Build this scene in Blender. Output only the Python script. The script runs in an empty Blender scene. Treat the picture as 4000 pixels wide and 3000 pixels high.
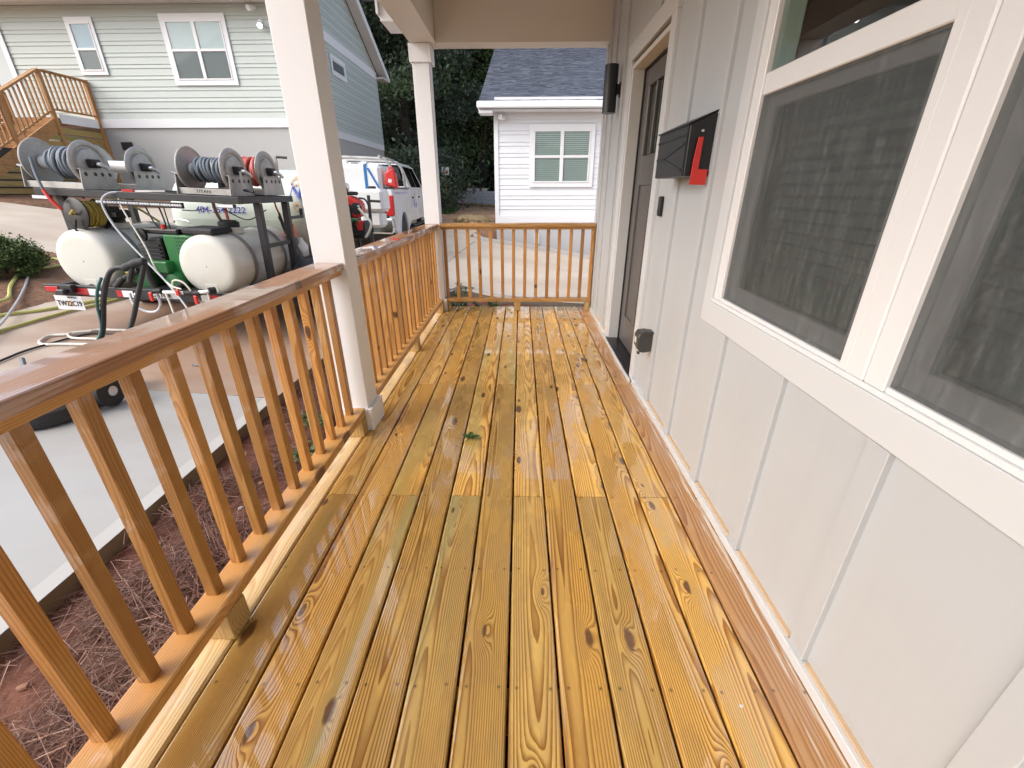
import bpy, bmesh, math, random
import numpy as np
from mathutils import Vector, Matrix
random.seed(7); np.random.seed(7)
R = math.radians
sc = bpy.context.scene
COL = sc.collection

# ------------------------------------------------------------------ camera
CAM = (0.0277, 0.0, 1.268)
pitch, yaw, roll = R(24.34), R(1.1286), R(-0.134)
fv = Vector((-math.sin(yaw)*math.cos(pitch), math.cos(yaw)*math.cos(pitch), -math.sin(pitch)))
r0 = fv.cross(Vector((0, 0, 1))).normalized(); u0 = r0.cross(fv)
rv = math.cos(roll)*r0 + math.sin(roll)*u0; uv_ = -math.sin(roll)*r0 + math.cos(roll)*u0
cd = bpy.data.cameras.new('camera'); cam = bpy.data.objects.new('camera', cd); COL.objects.link(cam)
m4 = Matrix((rv, uv_, -fv)).transposed().to_4x4(); m4.translation = CAM
cam.matrix_world = m4
cd.sensor_width = 36.0; cd.lens = 15.0425; cd.clip_start = 0.02; cd.clip_end = 2000
sc.camera = cam
# ------------------------------------------------------------------ world, sun, exposure
SUN_EL, SUN_AZ = R(42), R(-118)      # azimuth from +Y towards +X
w = bpy.data.worlds.new('World'); sc.world = w; w.use_nodes = True
nt = w.node_tree; nt.nodes.clear()
sky = nt.nodes.new('ShaderNodeTexSky'); sky.sky_type = 'NISHITA'; sky.sun_disc = False
sky.sun_elevation = SUN_EL; sky.sun_rotation = SUN_AZ; sky.dust_density = 4.0; sky.air_density = 1.0; sky.ozone_density = 1.0
hsv = nt.nodes.new('ShaderNodeHueSaturation'); hsv.inputs['Saturation'].default_value = 0.72
bg = nt.nodes.new('ShaderNodeBackground'); bg.inputs['Strength'].default_value = 0.15
wo = nt.nodes.new('ShaderNodeOutputWorld')
nt.links.new(sky.outputs[0], hsv.inputs['Color']); nt.links.new(hsv.outputs[0], bg.inputs[0]); nt.links.new(bg.outputs[0], wo.inputs[0])
sd = bpy.data.lights.new('sun', 'SUN'); sd.energy = 0.85; sd.angle = R(80); sd.color = (1, .99, .98)
so = bpy.data.objects.new('sun', sd); COL.objects.link(so)
sdir = Vector((math.sin(SUN_AZ)*math.cos(SUN_EL), math.cos(SUN_AZ)*math.cos(SUN_EL), math.sin(SUN_EL)))
so.rotation_euler = sdir.to_track_quat('Z', 'Y').to_euler(); so.location = (-20, 10, 30)
sc.view_settings.view_transform = 'Standard'; sc.view_settings.look = 'None'
sc.view_settings.exposure = 0.93; sc.view_settings.gamma = 1.0; sc.view_settings.use_curve_mapping = False
sc.render.engine = 'CYCLES'
cy = sc.cycles; cy.max_bounces = 6; cy.diffuse_bounces = 3; cy.glossy_bounces = 3; cy.transmission_bounces = 3; cy.transparent_max_bounces = 8; cy.caustics_reflective = False; cy.caustics_refractive = False

# ------------------------------------------------------------------ mesh helpers
class MB:
    def __init__(s): s.v = []; s.f = []
    def add(s, vs, fs):
        b = len(s.v); s.v += [tuple(p) for p in vs]; s.f += [tuple(i+b for i in f) for f in fs]; return s
    def box(s, x0, x1, y0, y1, z0, z1):
        if x0 > x1: x0, x1 = x1, x0
        if y0 > y1: y0, y1 = y1, y0
        if z0 > z1: z0, z1 = z1, z0
        return s.add([(x0,y0,z0),(x1,y0,z0),(x1,y1,z0),(x0,y1,z0),(x0,y0,z1),(x1,y0,z1),(x1,y1,z1),(x0,y1,z1)],
              [(0,3,2,1),(4,5,6,7),(0,1,5,4),(1,2,6,5),(2,3,7,6),(3,0,4,7)])
    def prism(s, prof, axis, a0, a1):
        """prof: closed 2D polygon; axis 0: (y,z) along x; 1: (x,z) along y; 2: (x,y) along z"""
        n = len(prof)
        def P(p, a): return (a, p[0], p[1]) if axis == 0 else ((p[0], a, p[1]) if axis == 1 else (p[0], p[1], a))
        vs = [P(p, a0) for p in prof] + [P(p, a1) for p in prof]
        fs = [tuple(range(n))[::-1], tuple(range(n, 2*n))] + [(i, (i+1) % n, n+(i+1) % n, n+i) for i in range(n)]
        return s.add(vs, fs)
    def tube(s, pts, r, n=8, caps=True):
        pts = [Vector(p) for p in pts]; k = len(pts)
        rs = r if isinstance(r, (list, tuple)) else [r]*k
        t = [(pts[min(i+1, k-1)]-pts[max(i-1, 0)]).normalized() for i in range(k)]
        ref = Vector((0, 0, 1)) if abs(t[0].z) < .9 else Vector((1, 0, 0))
        nrm = t[0].cross(ref).normalized(); vs = []
        for i in range(k):
            nrm = (nrm - t[i]*nrm.dot(t[i])); nrm = nrm.normalized() if nrm.length > 1e-6 else t[i].orthogonal().normalized()
            bi = t[i].cross(nrm)
            for j in range(n):
                a = 2*math.pi*j/n; vs.append(pts[i] + (nrm*math.cos(a)+bi*math.sin(a))*rs[i])
        fs = [(i*n+j, i*n+(j+1) % n, (i+1)*n+(j+1) % n, (i+1)*n+j) for i in range(k-1) for j in range(n)]
        if caps: fs += [tuple(range(n))[::-1], tuple(range((k-1)*n, k*n))]
        return s.add(vs, fs)
    def lathe(s, prof, c=(0,0,0), axis='z', n=24):
        vs = []; k = len(prof)
        for r, h in prof:
            for j in range(n):
                a = 2*math.pi*j/n; ca, sa = r*math.cos(a), r*math.sin(a)
                p = (ca, sa, h) if axis == 'z' else ((h, ca, sa) if axis == 'x' else (sa, h, ca))
                vs.append((p[0]+c[0], p[1]+c[1], p[2]+c[2]))
        fs = [(i*n+j, i*n+(j+1) % n, (i+1)*n+(j+1) % n, (i+1)*n+j) for i in range(k-1) for j in range(n)]
        fs += [tuple(range(n))[::-1], tuple(range((k-1)*n, k*n))]
        return s.add(vs, fs)
    def sheet(s, G):
        """G: 2D list of points"""
        a, b = len(G), len(G[0]); vs = [p for row in G for p in row]
        return s.add(vs, [(i*b+j, (i+1)*b+j, (i+1)*b+j+1, i*b+j+1) for i in range(a-1) for j in range(b-1)])
    def xf(s, M):
        s.v = [tuple(M @ Vector(p)) for p in s.v]; return s
def spl(pts, n=8):
    P = [Vector(p) for p in pts]; out = []
    for i in range(len(P)-1):
        p0, p1, p2, p3 = P[max(i-1, 0)], P[i], P[i+1], P[min(i+2, len(P)-1)]
        for k in range(n):
            t = k/n
            out.append(.5*((2*p1)+(p2-p0)*t+(2*p0-5*p1+4*p2-p3)*t*t+(3*p1-p0-3*p2+p3)*t**3))
    out.append(P[-1]); return out
WL = {}      # world translation of each object (None: rotated root, children local)
def tag(o, label=None, cat=None, group=None, kind=None):
    if label: o['label'] = label
    if cat: o['category'] = cat
    if group: o['group'] = group
    if kind: o['kind'] = kind
    return o
def thing(name, label, cat, loc=(0,0,0), rot=None, group=None):
    o = bpy.data.objects.new(name, None); COL.objects.link(o); o.location = loc; o.empty_display_size = .05
    if rot: o.rotation_euler = rot; WL[o] = None
    else: WL[o] = Vector(loc)
    return tag(o, label, cat, group)
def mesh_of(mb, name, bevel=0, seg=1, smooth=False, recalc=True):
    me = bpy.data.meshes.new(name); me.from_pydata(mb.v, [], mb.f)
    if bevel or recalc:
        bm = bmesh.new(); bm.from_mesh(me)
        if recalc: bmesh.ops.recalc_face_normals(bm, faces=bm.faces)
        if bevel:
            bm.edges.ensure_lookup_table()
            es = [e for e in bm.edges if e.is_manifold and e.calc_face_angle(0) > .5]
            bmesh.ops.bevel(bm, geom=es, offset=bevel, segments=seg, affect='EDGES', profile=.5, clamp_overlap=True)
        bm.to_mesh(me); bm.free()
    if smooth:
        me.polygons.foreach_set('use_smooth', [True]*len(me.polygons))
        me.update()
        try: me.set_sharp_from_angle(angle=R(42))
        except Exception: pass
    return me
def put(name, me, mat, parent=None, origin=None, local=False):
    o = bpy.data.objects.new(name, me); COL.objects.link(o)
    if mat is not None:
        if not me.materials: me.materials.append(mat)
    O = Vector(origin) if origin else Vector((0, 0, 0))
    if parent is not None:
        o.parent = parent
        pw = WL.get(parent)
        if pw is None or local: o.location = O; WL[o] = None
        else: o.location = O - pw; WL[o] = O
    else:
        o.location = O; WL[o] = O
    return o
def part(name, mb, mat, parent=None, bevel=0, smooth=False, origin=None, seg=1, recalc=True):
    return put(name, mesh_of(mb, name, bevel, seg, smooth, recalc), mat, parent, origin)
def bx(name, b, mat, parent=None, bevel=0, origin=None):
    return part(name, MB().box(*b), mat, parent, bevel, origin=origin)
def text_mesh(s, size, extrude=.001, align='CENTER', sx=1.0, bold=0):
    cu = bpy.data.curves.new('t', 'FONT'); cu.body = s; cu.size = size; cu.extrude = extrude; cu.align_x = align; cu.align_y = 'CENTER'; cu.offset = bold
    o = bpy.data.objects.new('t', cu); COL.objects.link(o)
    dg = bpy.context.evaluated_depsgraph_get(); me = bpy.data.meshes.new_from_object(o.evaluated_get(dg))
    bpy.data.objects.remove(o); bpy.data.curves.remove(cu)
    for v in me.vertices: v.co.x *= sx
    return me
def text(name, s, size, M, mat, parent, sx=1.0, bold=0):
    me = text_mesh(s, size, sx=sx, bold=bold); me.transform(M); me.name = name
    return put(name, me, mat, parent)

# ------------------------------------------------------------------ materials
def new_mat(name):
    m = bpy.data.materials.new(name); m.use_nodes = True
    return m, m.node_tree, m.node_tree.nodes['Principled BSDF']
class NG:
    """tiny node helper"""
    def __init__(s, t): s.t = t
    def val(s, n, sock, v):
        if isinstance(v, (int, float)): n.inputs[sock].default_value = v
        elif isinstance(v, (tuple, list)): n.inputs[sock].default_value = v
        elif v is not None: s.t.links.new(v, n.inputs[sock])
    def m(s, op, a, b=None, c=None, clamp=False):
        n = s.t.nodes.new('ShaderNodeMath'); n.operation = op; n.use_clamp = clamp
        for i, v in enumerate((a, b, c)):
            if v is not None: s.val(n, i, v)
        return n.outputs[0]
    def sep(s, v):
        n = s.t.nodes.new('ShaderNodeSeparateXYZ'); s.val(n, 0, v); return n.outputs
    def com(s, x, y, z):
        n = s.t.nodes.new('ShaderNodeCombineXYZ'); s.val(n, 0, x); s.val(n, 1, y); s.val(n, 2, z); return n.outputs[0]
    def noise(s, vec, scale=5, detail=3, rough=.5, dim='3D'):
        n = s.t.nodes.new('ShaderNodeTexNoise'); n.noise_dimensions = dim
        s.val(n, 'Vector', vec); n.inputs['Scale'].default_value = scale; n.inputs['Detail'].default_value = detail; n.inputs['Roughness'].default_value = rough
        return n.outputs[0]
    def ramp(s, f, stops, interp='LINEAR'):
        n = s.t.nodes.new('ShaderNodeValToRGB'); e = n.color_ramp; e.interpolation = interp
        while len(e.elements) > 1: e.elements.remove(e.elements[-1])
        for i, (p, c) in enumerate(stops):
            q = e.elements[0] if i == 0 else e.elements.new(p)
            q.position = p; q.color = (c, c, c, 1) if isinstance(c, (int, float)) else (c[0], c[1], c[2], 1)
        s.val(n, 0, f); return n.outputs[0]
    def mix(s, f, a, b, mode='MIX'):
        n = s.t.nodes.new('ShaderNodeMix'); n.data_type = 'RGBA'; n.blend_type = mode
        for i, v in ((0, f), (6, a), (7, b)):
            if isinstance(v, (tuple, list)): n.inputs[i].default_value = (v[0], v[1], v[2], 1)
            else: s.val(n, i, v)
        return n.outputs[2]
    def bump(s, h, strength=.3, dist=.002):
        n = s.t.nodes.new('ShaderNodeBump'); n.inputs['Strength'].default_value = strength; n.inputs['Distance'].default_value = dist
        s.val(n, 'Height', h); return n.outputs[0]
    def objco(s): n = s.t.nodes.new('ShaderNodeTexCoord'); return n.outputs['Object']
    def geo(s): n = s.t.nodes.new('ShaderNodeNewGeometry'); return n.outputs
    def rnd(s): n = s.t.nodes.new('ShaderNodeObjectInfo'); return n.outputs['Random']

def paint(name, col, rough=.45, var=.04, vs=3.0, spec=.5, metal=0.0, bump=0.0, bs=60, streak=0.0, sub=0.0, grime=None, gs=2.0, ga=.5, splash=False):
    m, t, p = new_mat(name); g = NG(t); pos = g.geo()['Position']
    n = g.noise(pos, vs, 4, .6)
    f = g.m('MULTIPLY_ADD', n, 2*var, 1-var)
    c = g.mix(1.0, (col[0], col[1], col[2]), g.com(f, f, f), 'MULTIPLY')
    if grime:
        k = g.ramp(g.noise(pos, gs, 5, .65), [(.45, 0), (.75, ga)])
        c = g.mix(k, c, grime)
    if splash:
        z = g.sep(pos)[2]; sn = g.noise(pos, 11, 5, .7)
        c = g.mix(g.ramp(g.m('ADD', g.m('MULTIPLY', z, -4.5), g.m('MULTIPLY', sn, 1.5)), [(.42, 0), (1.0, .42)]), c, (.42, .37, .31))
        q = g.sep(pos); st_ = g.noise(g.com(g.m('MULTIPLY', q[0], 3), g.m('MULTIPLY', q[1], 14), g.m('MULTIPLY', q[2], .8)), 1, 4, .6)
        c = g.mix(g.ramp(st_, [(.5, 0), (.8, .16)]), c, (col[0]*.78, col[1]*.77, col[2]*.75))
    t.links.new(c, p.inputs['Base Color']); p.inputs['Roughness'].default_value = rough; p.inputs['Metallic'].default_value = metal
    p.inputs['Specular IOR Level'].default_value = spec
    r2 = g.m('MULTIPLY_ADD', g.noise(pos, vs*5, 3), .25*rough, rough*.87); t.links.new(r2, p.inputs['Roughness'])
    if bump: t.links.new(g.bump(g.noise(pos, bs, 3), bump, .002), p.inputs['Normal'])
    if sub: p.inputs['Subsurface Weight'].default_value = sub; p.inputs['Subsurface Radius'].default_value = (.05, .05, .04)
    return m

def wood(name, early, late, axis='y', freq=150, rough=.3, wet=.5, knot=.5, nails=False, bright=.25, warm=(.62, .26, .06), green=(.33, .33, .12), gamt=.35, rscale=1.0, pud=(.52, .56), kcol=(.135, .058, .024), pscale=1.0, bump=.35, coat=1.9, spray=False, tint=False):
    m, t, p = new_mat(name); g = NG(t)
    o = g.sep(g.objco()); rn = g.rnd()
    if axis == 'y': A, L, B = o[0], o[1], o[2]
    elif axis == 'x': A, L, B = o[1], o[0], o[2]
    else: A, L, B = o[0], o[2], o[1]
    h1 = g.m('FRACT', g.m('MULTIPLY', rn, 17.13)); h2 = g.m('FRACT', g.m('MULTIPLY', rn, 91.7)); h3 = g.m('FRACT', g.m('MULTIPLY', rn, 47.9)); h4 = g.m('FRACT', g.m('MULTIPLY', rn, 233.1))
    if axis != 'y':   # fold position in so that copies sharing one mesh differ
        pass
    Lo = g.m('MULTIPLY_ADD', rn, 61.0, L)
    # knots
    kv = g.com(g.m('MULTIPLY_ADD', A, 7.0*rscale, g.m('MULTIPLY', h1, 40)), g.m('MULTIPLY', Lo, 2.6*rscale), 0.0)
    wn = t.nodes.new('ShaderNodeTexVoronoi'); wn.voronoi_dimensions = '2D'; wn.inputs['Scale'].default_value = 1.0; wn.inputs['Randomness'].default_value = .9
    t.links.new(kv, wn.inputs['Vector'])
    gate = g.m('GREATER_THAN', g.sep(wn.outputs['Color'])[0], 1-knot)
    ksz = g.m('MULTIPLY_ADD', g.sep(wn.outputs['Color'])[1], .10, .045)
    kd = g.m('ADD', wn.outputs['Distance'], g.m('MULTIPLY_ADD', g.noise(g.com(g.m('MULTIPLY', A, 60), g.m('MULTIPLY', Lo, 40), 0), 1, 2), .07, -.035))
    kr = g.m('DIVIDE', kd, ksz)
    kmask = g.m('MULTIPLY', gate, g.ramp(kr, [(.55, 1), (.95, .0)]))
    krim = g.m('MULTIPLY', gate, g.ramp(kr, [(.3, 0), (.75, 1), (1.0, 0)]))
    kw = g.m('MULTIPLY', gate, g.m('POWER', 2.718, g.m('MULTIPLY', g.m('MULTIPLY', wn.outputs['Distance'], wn.outputs['Distance']), -38.0)))
    # rings
    n1 = g.noise(g.com(g.m('MULTIPLY', rn, 57), g.m('MULTIPLY', Lo, .42), 0), 1, 2)
    n2 = g.noise(g.com(g.m('MULTIPLY', rn, 31), g.m('MULTIPLY', Lo, .48), 7), 1, 2)
    fine = g.noise(g.com(g.m('MULTIPLY', A, 22), g.m('MULTIPLY', Lo, 1.0), g.m('MULTIPLY', B, 22)), 1, 3, .5)
    a = g.m('SUBTRACT', A, g.m('ADD', g.m('MULTIPLY_ADD', h1, .13, -.065), g.m('MULTIPLY_ADD', n1, .09, -.045)))
    b = g.m('SUBTRACT', B, g.m('ADD', g.m('MULTIPLY_ADD', h2, -.09, -.025), g.m('MULTIPLY_ADD', n2, .13, -.065)))
    rr = g.m('SQRT', g.m('ADD', g.m('MULTIPLY', a, a), g.m('MULTIPLY', b, b)))
    rr = g.m('ADD', rr, g.m('ADD', g.m('MULTIPLY_ADD', fine, .008, -.004), g.m('MULTIPLY', kw, .03)))
    fr = g.m('MULTIPLY_ADD', h3, freq*.5, freq*.75)
    ring = g.m('FRACT', g.m('MULTIPLY', rr, fr))
    lw = g.ramp(ring, [(0, .0), (.35, .08), (.72, .75), (.9, 1), (.985, .75), (1, 0)])
    lw = g.m('MULTIPLY', lw, g.ramp(g.noise(g.com(g.m('MULTIPLY', A, 6), g.m('MULTIPLY', Lo, 1.1), 3.3), 1, 2), [(.3, .62), (.62, 1)]))
    c = g.mix(lw, early, late)
    # slow stains
    big = g.noise(g.com(g.m('MULTIPLY', A, 9), g.m('MULTIPLY', Lo, .9), 11), 1, 3)
    c = g.mix(g.m('MULTIPLY', g.ramp(big, [(.5, 0), (.72, .6)]), h4), c, warm)
    gm = g.m('MULTIPLY', g.ramp(g.noise(g.com(g.m('MULTIPLY', A, 12), g.m('MULTIPLY', Lo, .7), 29), 1, 2), [(.5, 0), (.66, gamt)]), g.m('GREATER_THAN', h3, .68))
    c = g.mix(gm, c, green)
    fib = g.noise(g.com(g.m('MULTIPLY', A, 420), g.m('MULTIPLY', L, 9), g.m('MULTIPLY', B, 420)), 1, 2)
    f = g.m('MULTIPLY', g.m('MULTIPLY_ADD', fib, .3, .85), g.m('MULTIPLY_ADD', h2, 2*bright, 1-bright))
    c = g.mix(1.0, c, g.com(f, f, f), 'MULTIPLY')
    if tint: c = g.mix(1.0, c, g.mix(h4, (1.0, .90, .76), (1.03, 1.05, 1.10)), 'MULTIPLY')
    c = g.mix(g.m('MULTIPLY', kmask, .93), c, kcol); c = g.mix(g.m('MULTIPLY', krim, .55), c, (kcol[0]*.8, kcol[1]*.7, kcol[2]*.6))
    if spray:
        sn = g.noise(g.com(g.m('MULTIPLY', A, 75), g.m('MULTIPLY', L, 2.6), 5), 1, 5, .6)
        sm = g.ramp(g.m('ADD', g.m('MULTIPLY', A, 7.5), g.m('MULTIPLY', g.m('SUBTRACT', sn, .5), 2.2)), [(.22, 0), (.42, .8)])
        c = g.mix(sm, c, (.74, .67, .58))
    dry = g.ramp(g.noise(g.com(g.m('MULTIPLY', A, 5), g.m('MULTIPLY', L, 1.6), g.m('MULTIPLY', rn, 13)), 1.3, 3), [(.40, 0), (.62, 1)])
    if nails:
        ly = g.m('MULTIPLY', g.m('SUBTRACT', g.m('FRACT', g.m('ADD', g.m('DIVIDE', g.m('SUBTRACT', L, .742), .411), .5)), .5), .411)
        jit = g.m('MULTIPLY_ADD', g.noise(g.com(g.m('MULTIPLY', L, 2.4), g.m('MULTIPLY', rn, 77), g.m('SIGN', A)), 1, 1), .03, -.015)
        dx = g.m('SUBTRACT', g.m('ABSOLUTE', A), g.m('ADD', .045, jit)); ly = g.m('ADD', ly, jit)
        dn = g.m('SQRT', g.m('ADD', g.m('MULTIPLY', dx, dx), g.m('MULTIPLY', ly, ly)))
        c = g.mix(g.ramp(dn, [(.0022, 1), (.0046, 0)]), c, (.02, .014, .01))
    t.links.new(c, p.inputs['Base Color'])
    pos = g.sep(g.geo()['Position'])
    pv = g.com(g.m('MULTIPLY', pos[0], 9*pscale), g.m('MULTIPLY', pos[1], 3.2*pscale), g.m('MULTIPLY', pos[2], 9*pscale))
    pn = g.m('ADD', g.noise(pv, 1, 4, .55), g.m('MULTIPLY_ADD', lw, -.05, .02))
    if wet > 0:
        pm = g.ramp(pn, [(pud[0], 0), (pud[1], 1)])
        t.links.new(g.m('MULTIPLY', pm, wet), p.inputs['Coat Weight']); p.inputs['Coat Roughness'].default_value = .025; p.inputs['Coat IOR'].default_value = coat
    rf = g.m('MULTIPLY_ADD', dry, .22, rough)
    t.links.new(rf, p.inputs['Roughness']); p.inputs['Specular IOR Level'].default_value = .5
    hgt = g.m('ADD', g.m('MULTIPLY', lw, .6), g.m('MULTIPLY', fib, .25))
    t.links.new(g.bump(hgt, bump, .0012), p.inputs['Normal'])
    return m

MT = {}
MT['deck'] = wood('deck_wood', (.82, .53, .155), (.32, .13, .025), 'y', 175, .17, .85, .40, True, .24, warm=(.60, .30, .08), pud=(.455, .51), green=(.46, .43, .17), gamt=.55, coat=2.4, tint=True)
MT['edge'] = wood('edge_wood', (.78, .58, .30), (.58, .36, .15), 'y', 160, .25, 1.0, .3, False, .05, gamt=.1)
MT['wallboard'] = wood('wall_side_wood', (.56, .31, .13), (.34, .15, .06), 'y', 130, .3, .8, .3, True, .1, warm=(.36, .17, .085), spray=True)
MT['bal'] = wood('baluster_wood', (.53, .265, .075), (.34, .14, .032), 'z', 190, .33, .5, .34, False, .30, warm=(.30, .10, .028), gamt=.1, kcol=(.09, .03, .012), bump=.2)
MT['cap'] = wood('cap_wood', (.42, .215, .10), (.27, .125, .055), 'y', 150, .3, 1.0, .3, False, .06, warm=(.27, .09, .04), gamt=.08, pud=(.47, .53), pscale=.6)
MT['rail'] = wood('rail_wood', (.56, .31, .10), (.40, .19, .055), 'y', 170, .33, .6, .3, False, .06, gamt=.1)
MT['capx'] = wood('cap_wood_x', (.50, .28, .095), (.36, .175, .05), 'x', 180, .33, .6, .5, False, .06, gamt=.05)
MT['block'] = wood('block_wood', (.50, .33, .12), (.36, .21, .07), 'z', 120, .4, .3, .8, False, .1, gamt=.4)
MT['rawwood'] = wood('stair_wood', (.44, .24, .095), (.33, .16, .06), 'y', 90, .55, 0, .15, False, .12, gamt=.1)
MT['rawwoodz'] = wood('stair_wood_z', (.44, .23, .09), (.33, .15, .055), 'z', 90, .55, 0, .15, False, .12, gamt=.1)
MT['skirt'] = wood('skirt_wood', (.40, .29, .10), (.30, .21, .07), 'y', 90, .55, 0, .2, False, .18, green=(.30, .30, .10), gamt=.6)
MT['wall'] = paint('wall_paint', (.525, .542, .555), .42, .03, 2.0, grime=(.47, .475, .48), gs=1.3, ga=.35, splash=True, bump=.06, bs=120)
MT['trim'] = paint('trim_paint', (.66, .675, .685), .40, .02, 3.0)
MT['beam'] = paint('beam_paint', (.71, .675, .62), .5, .03, 2.0)
MT['vinyl'] = paint('vinyl_white', (.80, .80, .80), .3, .02, 4.0)
MT['tan'] = paint('bare_trim', (.62, .44, .28), .7, .12, 18.0)
MT['post'] = paint('post_paint', (.80, .81, .83), .42, .02, 3.0, bump=.05, bs=25)
MT['black'] = paint('black_paint', (.012, .012, .014), .35, .2, 20.0)
MT['blackmatte'] = paint('black_rubber', (.018, .018, .019), .65, .3, 20.0, bump=.15)
MT['steel'] = paint('black_steel', (.022, .023, .027), .42, .3, 12.0, grime=(.07, .06, .055), gs=9, ga=.35)
MT['door'] = paint('door_grey', (.115, .105, .10), .32, .05, 4.0)
MT['alu'] = paint('cast_alu', (.47, .46, .44), .45, .12, 9.0, metal=.35, grime=(.22, .19, .16), gs=6, ga=.6)
MT['zinc'] = paint('zinc', (.6, .6, .6), .3, .1, 30.0, metal=.9)
MT['chrome'] = paint('chrome', (.75, .75, .76), .12, .03, 6.0, metal=1.0)
MT['red'] = paint('red_plastic', (.62, .035, .025), .4, .08, 12.0)
MT['redflag'] = paint('red_flag', (.60, .035, .028), .45, .04, 12.0)
MT['green'] = paint('green_steel', (.02, .16, .04), .38, .12, 10.0, grime=(.03, .06, .03), gs=8, ga=.4)
MT['poly'] = paint('poly_tank', (.66, .655, .60), .38, .03, 2.5, sub=.25, grime=(.56, .50, .36), gs=2.2, ga=.5)
MT['poly2'] = paint('poly_tank_full', (.62, .70, .63), .38, .04, 1.2, sub=.2, grime=(.56, .60, .48), gs=1.6, ga=.4)
MT['polywhite'] = paint('poly_white', (.80, .81, .80), .35, .02, 2.5, sub=.15)
MT['pvc'] = paint('pvc_pipe', (.78, .78, .76), .35, .03, 10.0)
MT['hosegrey'] = paint('hose_grey', (.15, .18, .21), .5, .12, 14.0)
MT['hosered'] = paint('hose_red', (.60, .16, .13), .55, .10, 14.0)
MT['hoseyel'] = paint('hose_yellow', (.52, .52, .17), .55, .15, 8.0)
MT['cordyel'] = paint('cord_yellow', (.38, .28, .05), .55, .2, 20.0)
MT['hosewhite'] = paint('hose_white', (.72, .70, .62), .35, .06, 12.0)
MT['hoseclear'] = paint('hose_clear', (.50, .52, .55), .25, .05, 12.0)
MT['hoseblk'] = paint('hose_black', (.02, .022, .025), .5, .2, 12.0)
MT['strap'] = paint('grey_strap', (.22, .22, .225), .6, .15, 15.0)
MT['blue'] = paint('blue_strap', (.02, .16, .42), .5, .08, 15.0)
MT['bluetext'] = paint('blue_print', (.03, .05, .33), .5, .05, 15.0)
MT['lav'] = paint('lavender_print', (.42, .40, .60), .5, .05, 15.0)
MT['tanprint'] = paint('tan_print', (.55, .36, .22), .5, .2, 25.0)
MT['darktext'] = paint('dark_print', (.02, .02, .02), .5, .05, 15.0)
MT['plate'] = paint('plate_white', (.72, .73, .75), .35, .03, 15.0)
MT['tapew'] = paint('tape_white', (.78, .80, .80), .3, .03, 15.0)
MT['taper'] = paint('tape_red', (.45, .02, .025), .3, .05, 15.0)
MT['carwhite'] = paint('car_white', (.78, .79, .82), .18, .015, 2.0, grime=(.62, .55, .48), gs=1.5, ga=.25)
MT['tail'] = paint('tail_red', (.55, .02, .02), .15, .05, 10.0)
MT['tyre'] = paint('tyre', (.018, .018, .018), .75, .2, 20.0, bump=.3)
MT['lens'] = paint('lens_white', (.80, .82, .85), .2, .03, 10.0)
MT['orange'] = paint('orange_plastic', (.85, .13, .02), .45, .05, 10.0)
MT['found'] = paint('foundation', (.45, .455, .445), .75, .05, 1.5, bump=.1, bs=30)
MT['foundw'] = paint('foundation_white', (.50, .505, .52), .75, .04, 1.5, bump=.1, bs=30)
MT['sidegreen'] = paint('siding_green', (.515, .57, .54), .5, .03, .8)
MT['sidewhite'] = paint('siding_white', (.78, .79, .82), .5, .02, .8)
MT['housetrim'] = paint('house_trim', (.80, .81, .83), .45, .02, 2.0)
MT['soffit'] = paint('house_soffit', (.62, .585, .55), .6, .03, 2.0)
MT['rust'] = paint('rusty_wood', (.22, .12, .06), .8, .3, 12.0)
MT['bark'] = paint('bark', (.07, .055, .045), .9, .35, 5.0, bump=.5, bs=12)
MT['block_grey'] = paint('cinder_block', (.50, .515, .55), .85, .10, 5.0, bump=.25, bs=40)
MT['clay'] = paint('red_clay', (.36, .19, .12), .9, .2, 2.0, bump=.5, bs=7)
MT['shingle'] = None

def glass_mat(name, tint=(1, 1, 1), rough=.02, f0=1.5, trans=1.0):
    m = bpy.data.materials.new(name); m.use_nodes = True; t = m.node_tree; t.nodes.clear()
    o = t.nodes.new('ShaderNodeOutputMaterial'); mx = t.nodes.new('ShaderNodeMixShader'); fr = t.nodes.new('ShaderNodeFresnel'); fr.inputs[0].default_value = f0
    tr = t.nodes.new('ShaderNodeBsdfTransparent'); tr.inputs[0].default_value = (*tint, 1)
    gl = t.nodes.new('ShaderNodeBsdfGlossy'); gl.inputs['Roughness'].default_value = rough
    g = NG(t); ff = g.m('MULTIPLY', fr.outputs[0], g.m('SUBTRACT', 1.0, g.geo()['Backfacing']))
    t.links.new(ff, mx.inputs[0]); t.links.new(tr.outputs[0], mx.inputs[1]); t.links.new(gl.outputs[0], mx.inputs[2]); t.links.new(mx.outputs[0], o.inputs[0])
    return m
MT['glass'] = glass_mat('window_glass', (.80, .88, .84), .01, 2.0)
MT['glasshouse'] = glass_mat('house_glass', (.93, .96, .955), .01, 1.6)
MT['glassdark'] = glass_mat('car_glass', (.10, .12, .13), .01, 1.7)
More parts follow.
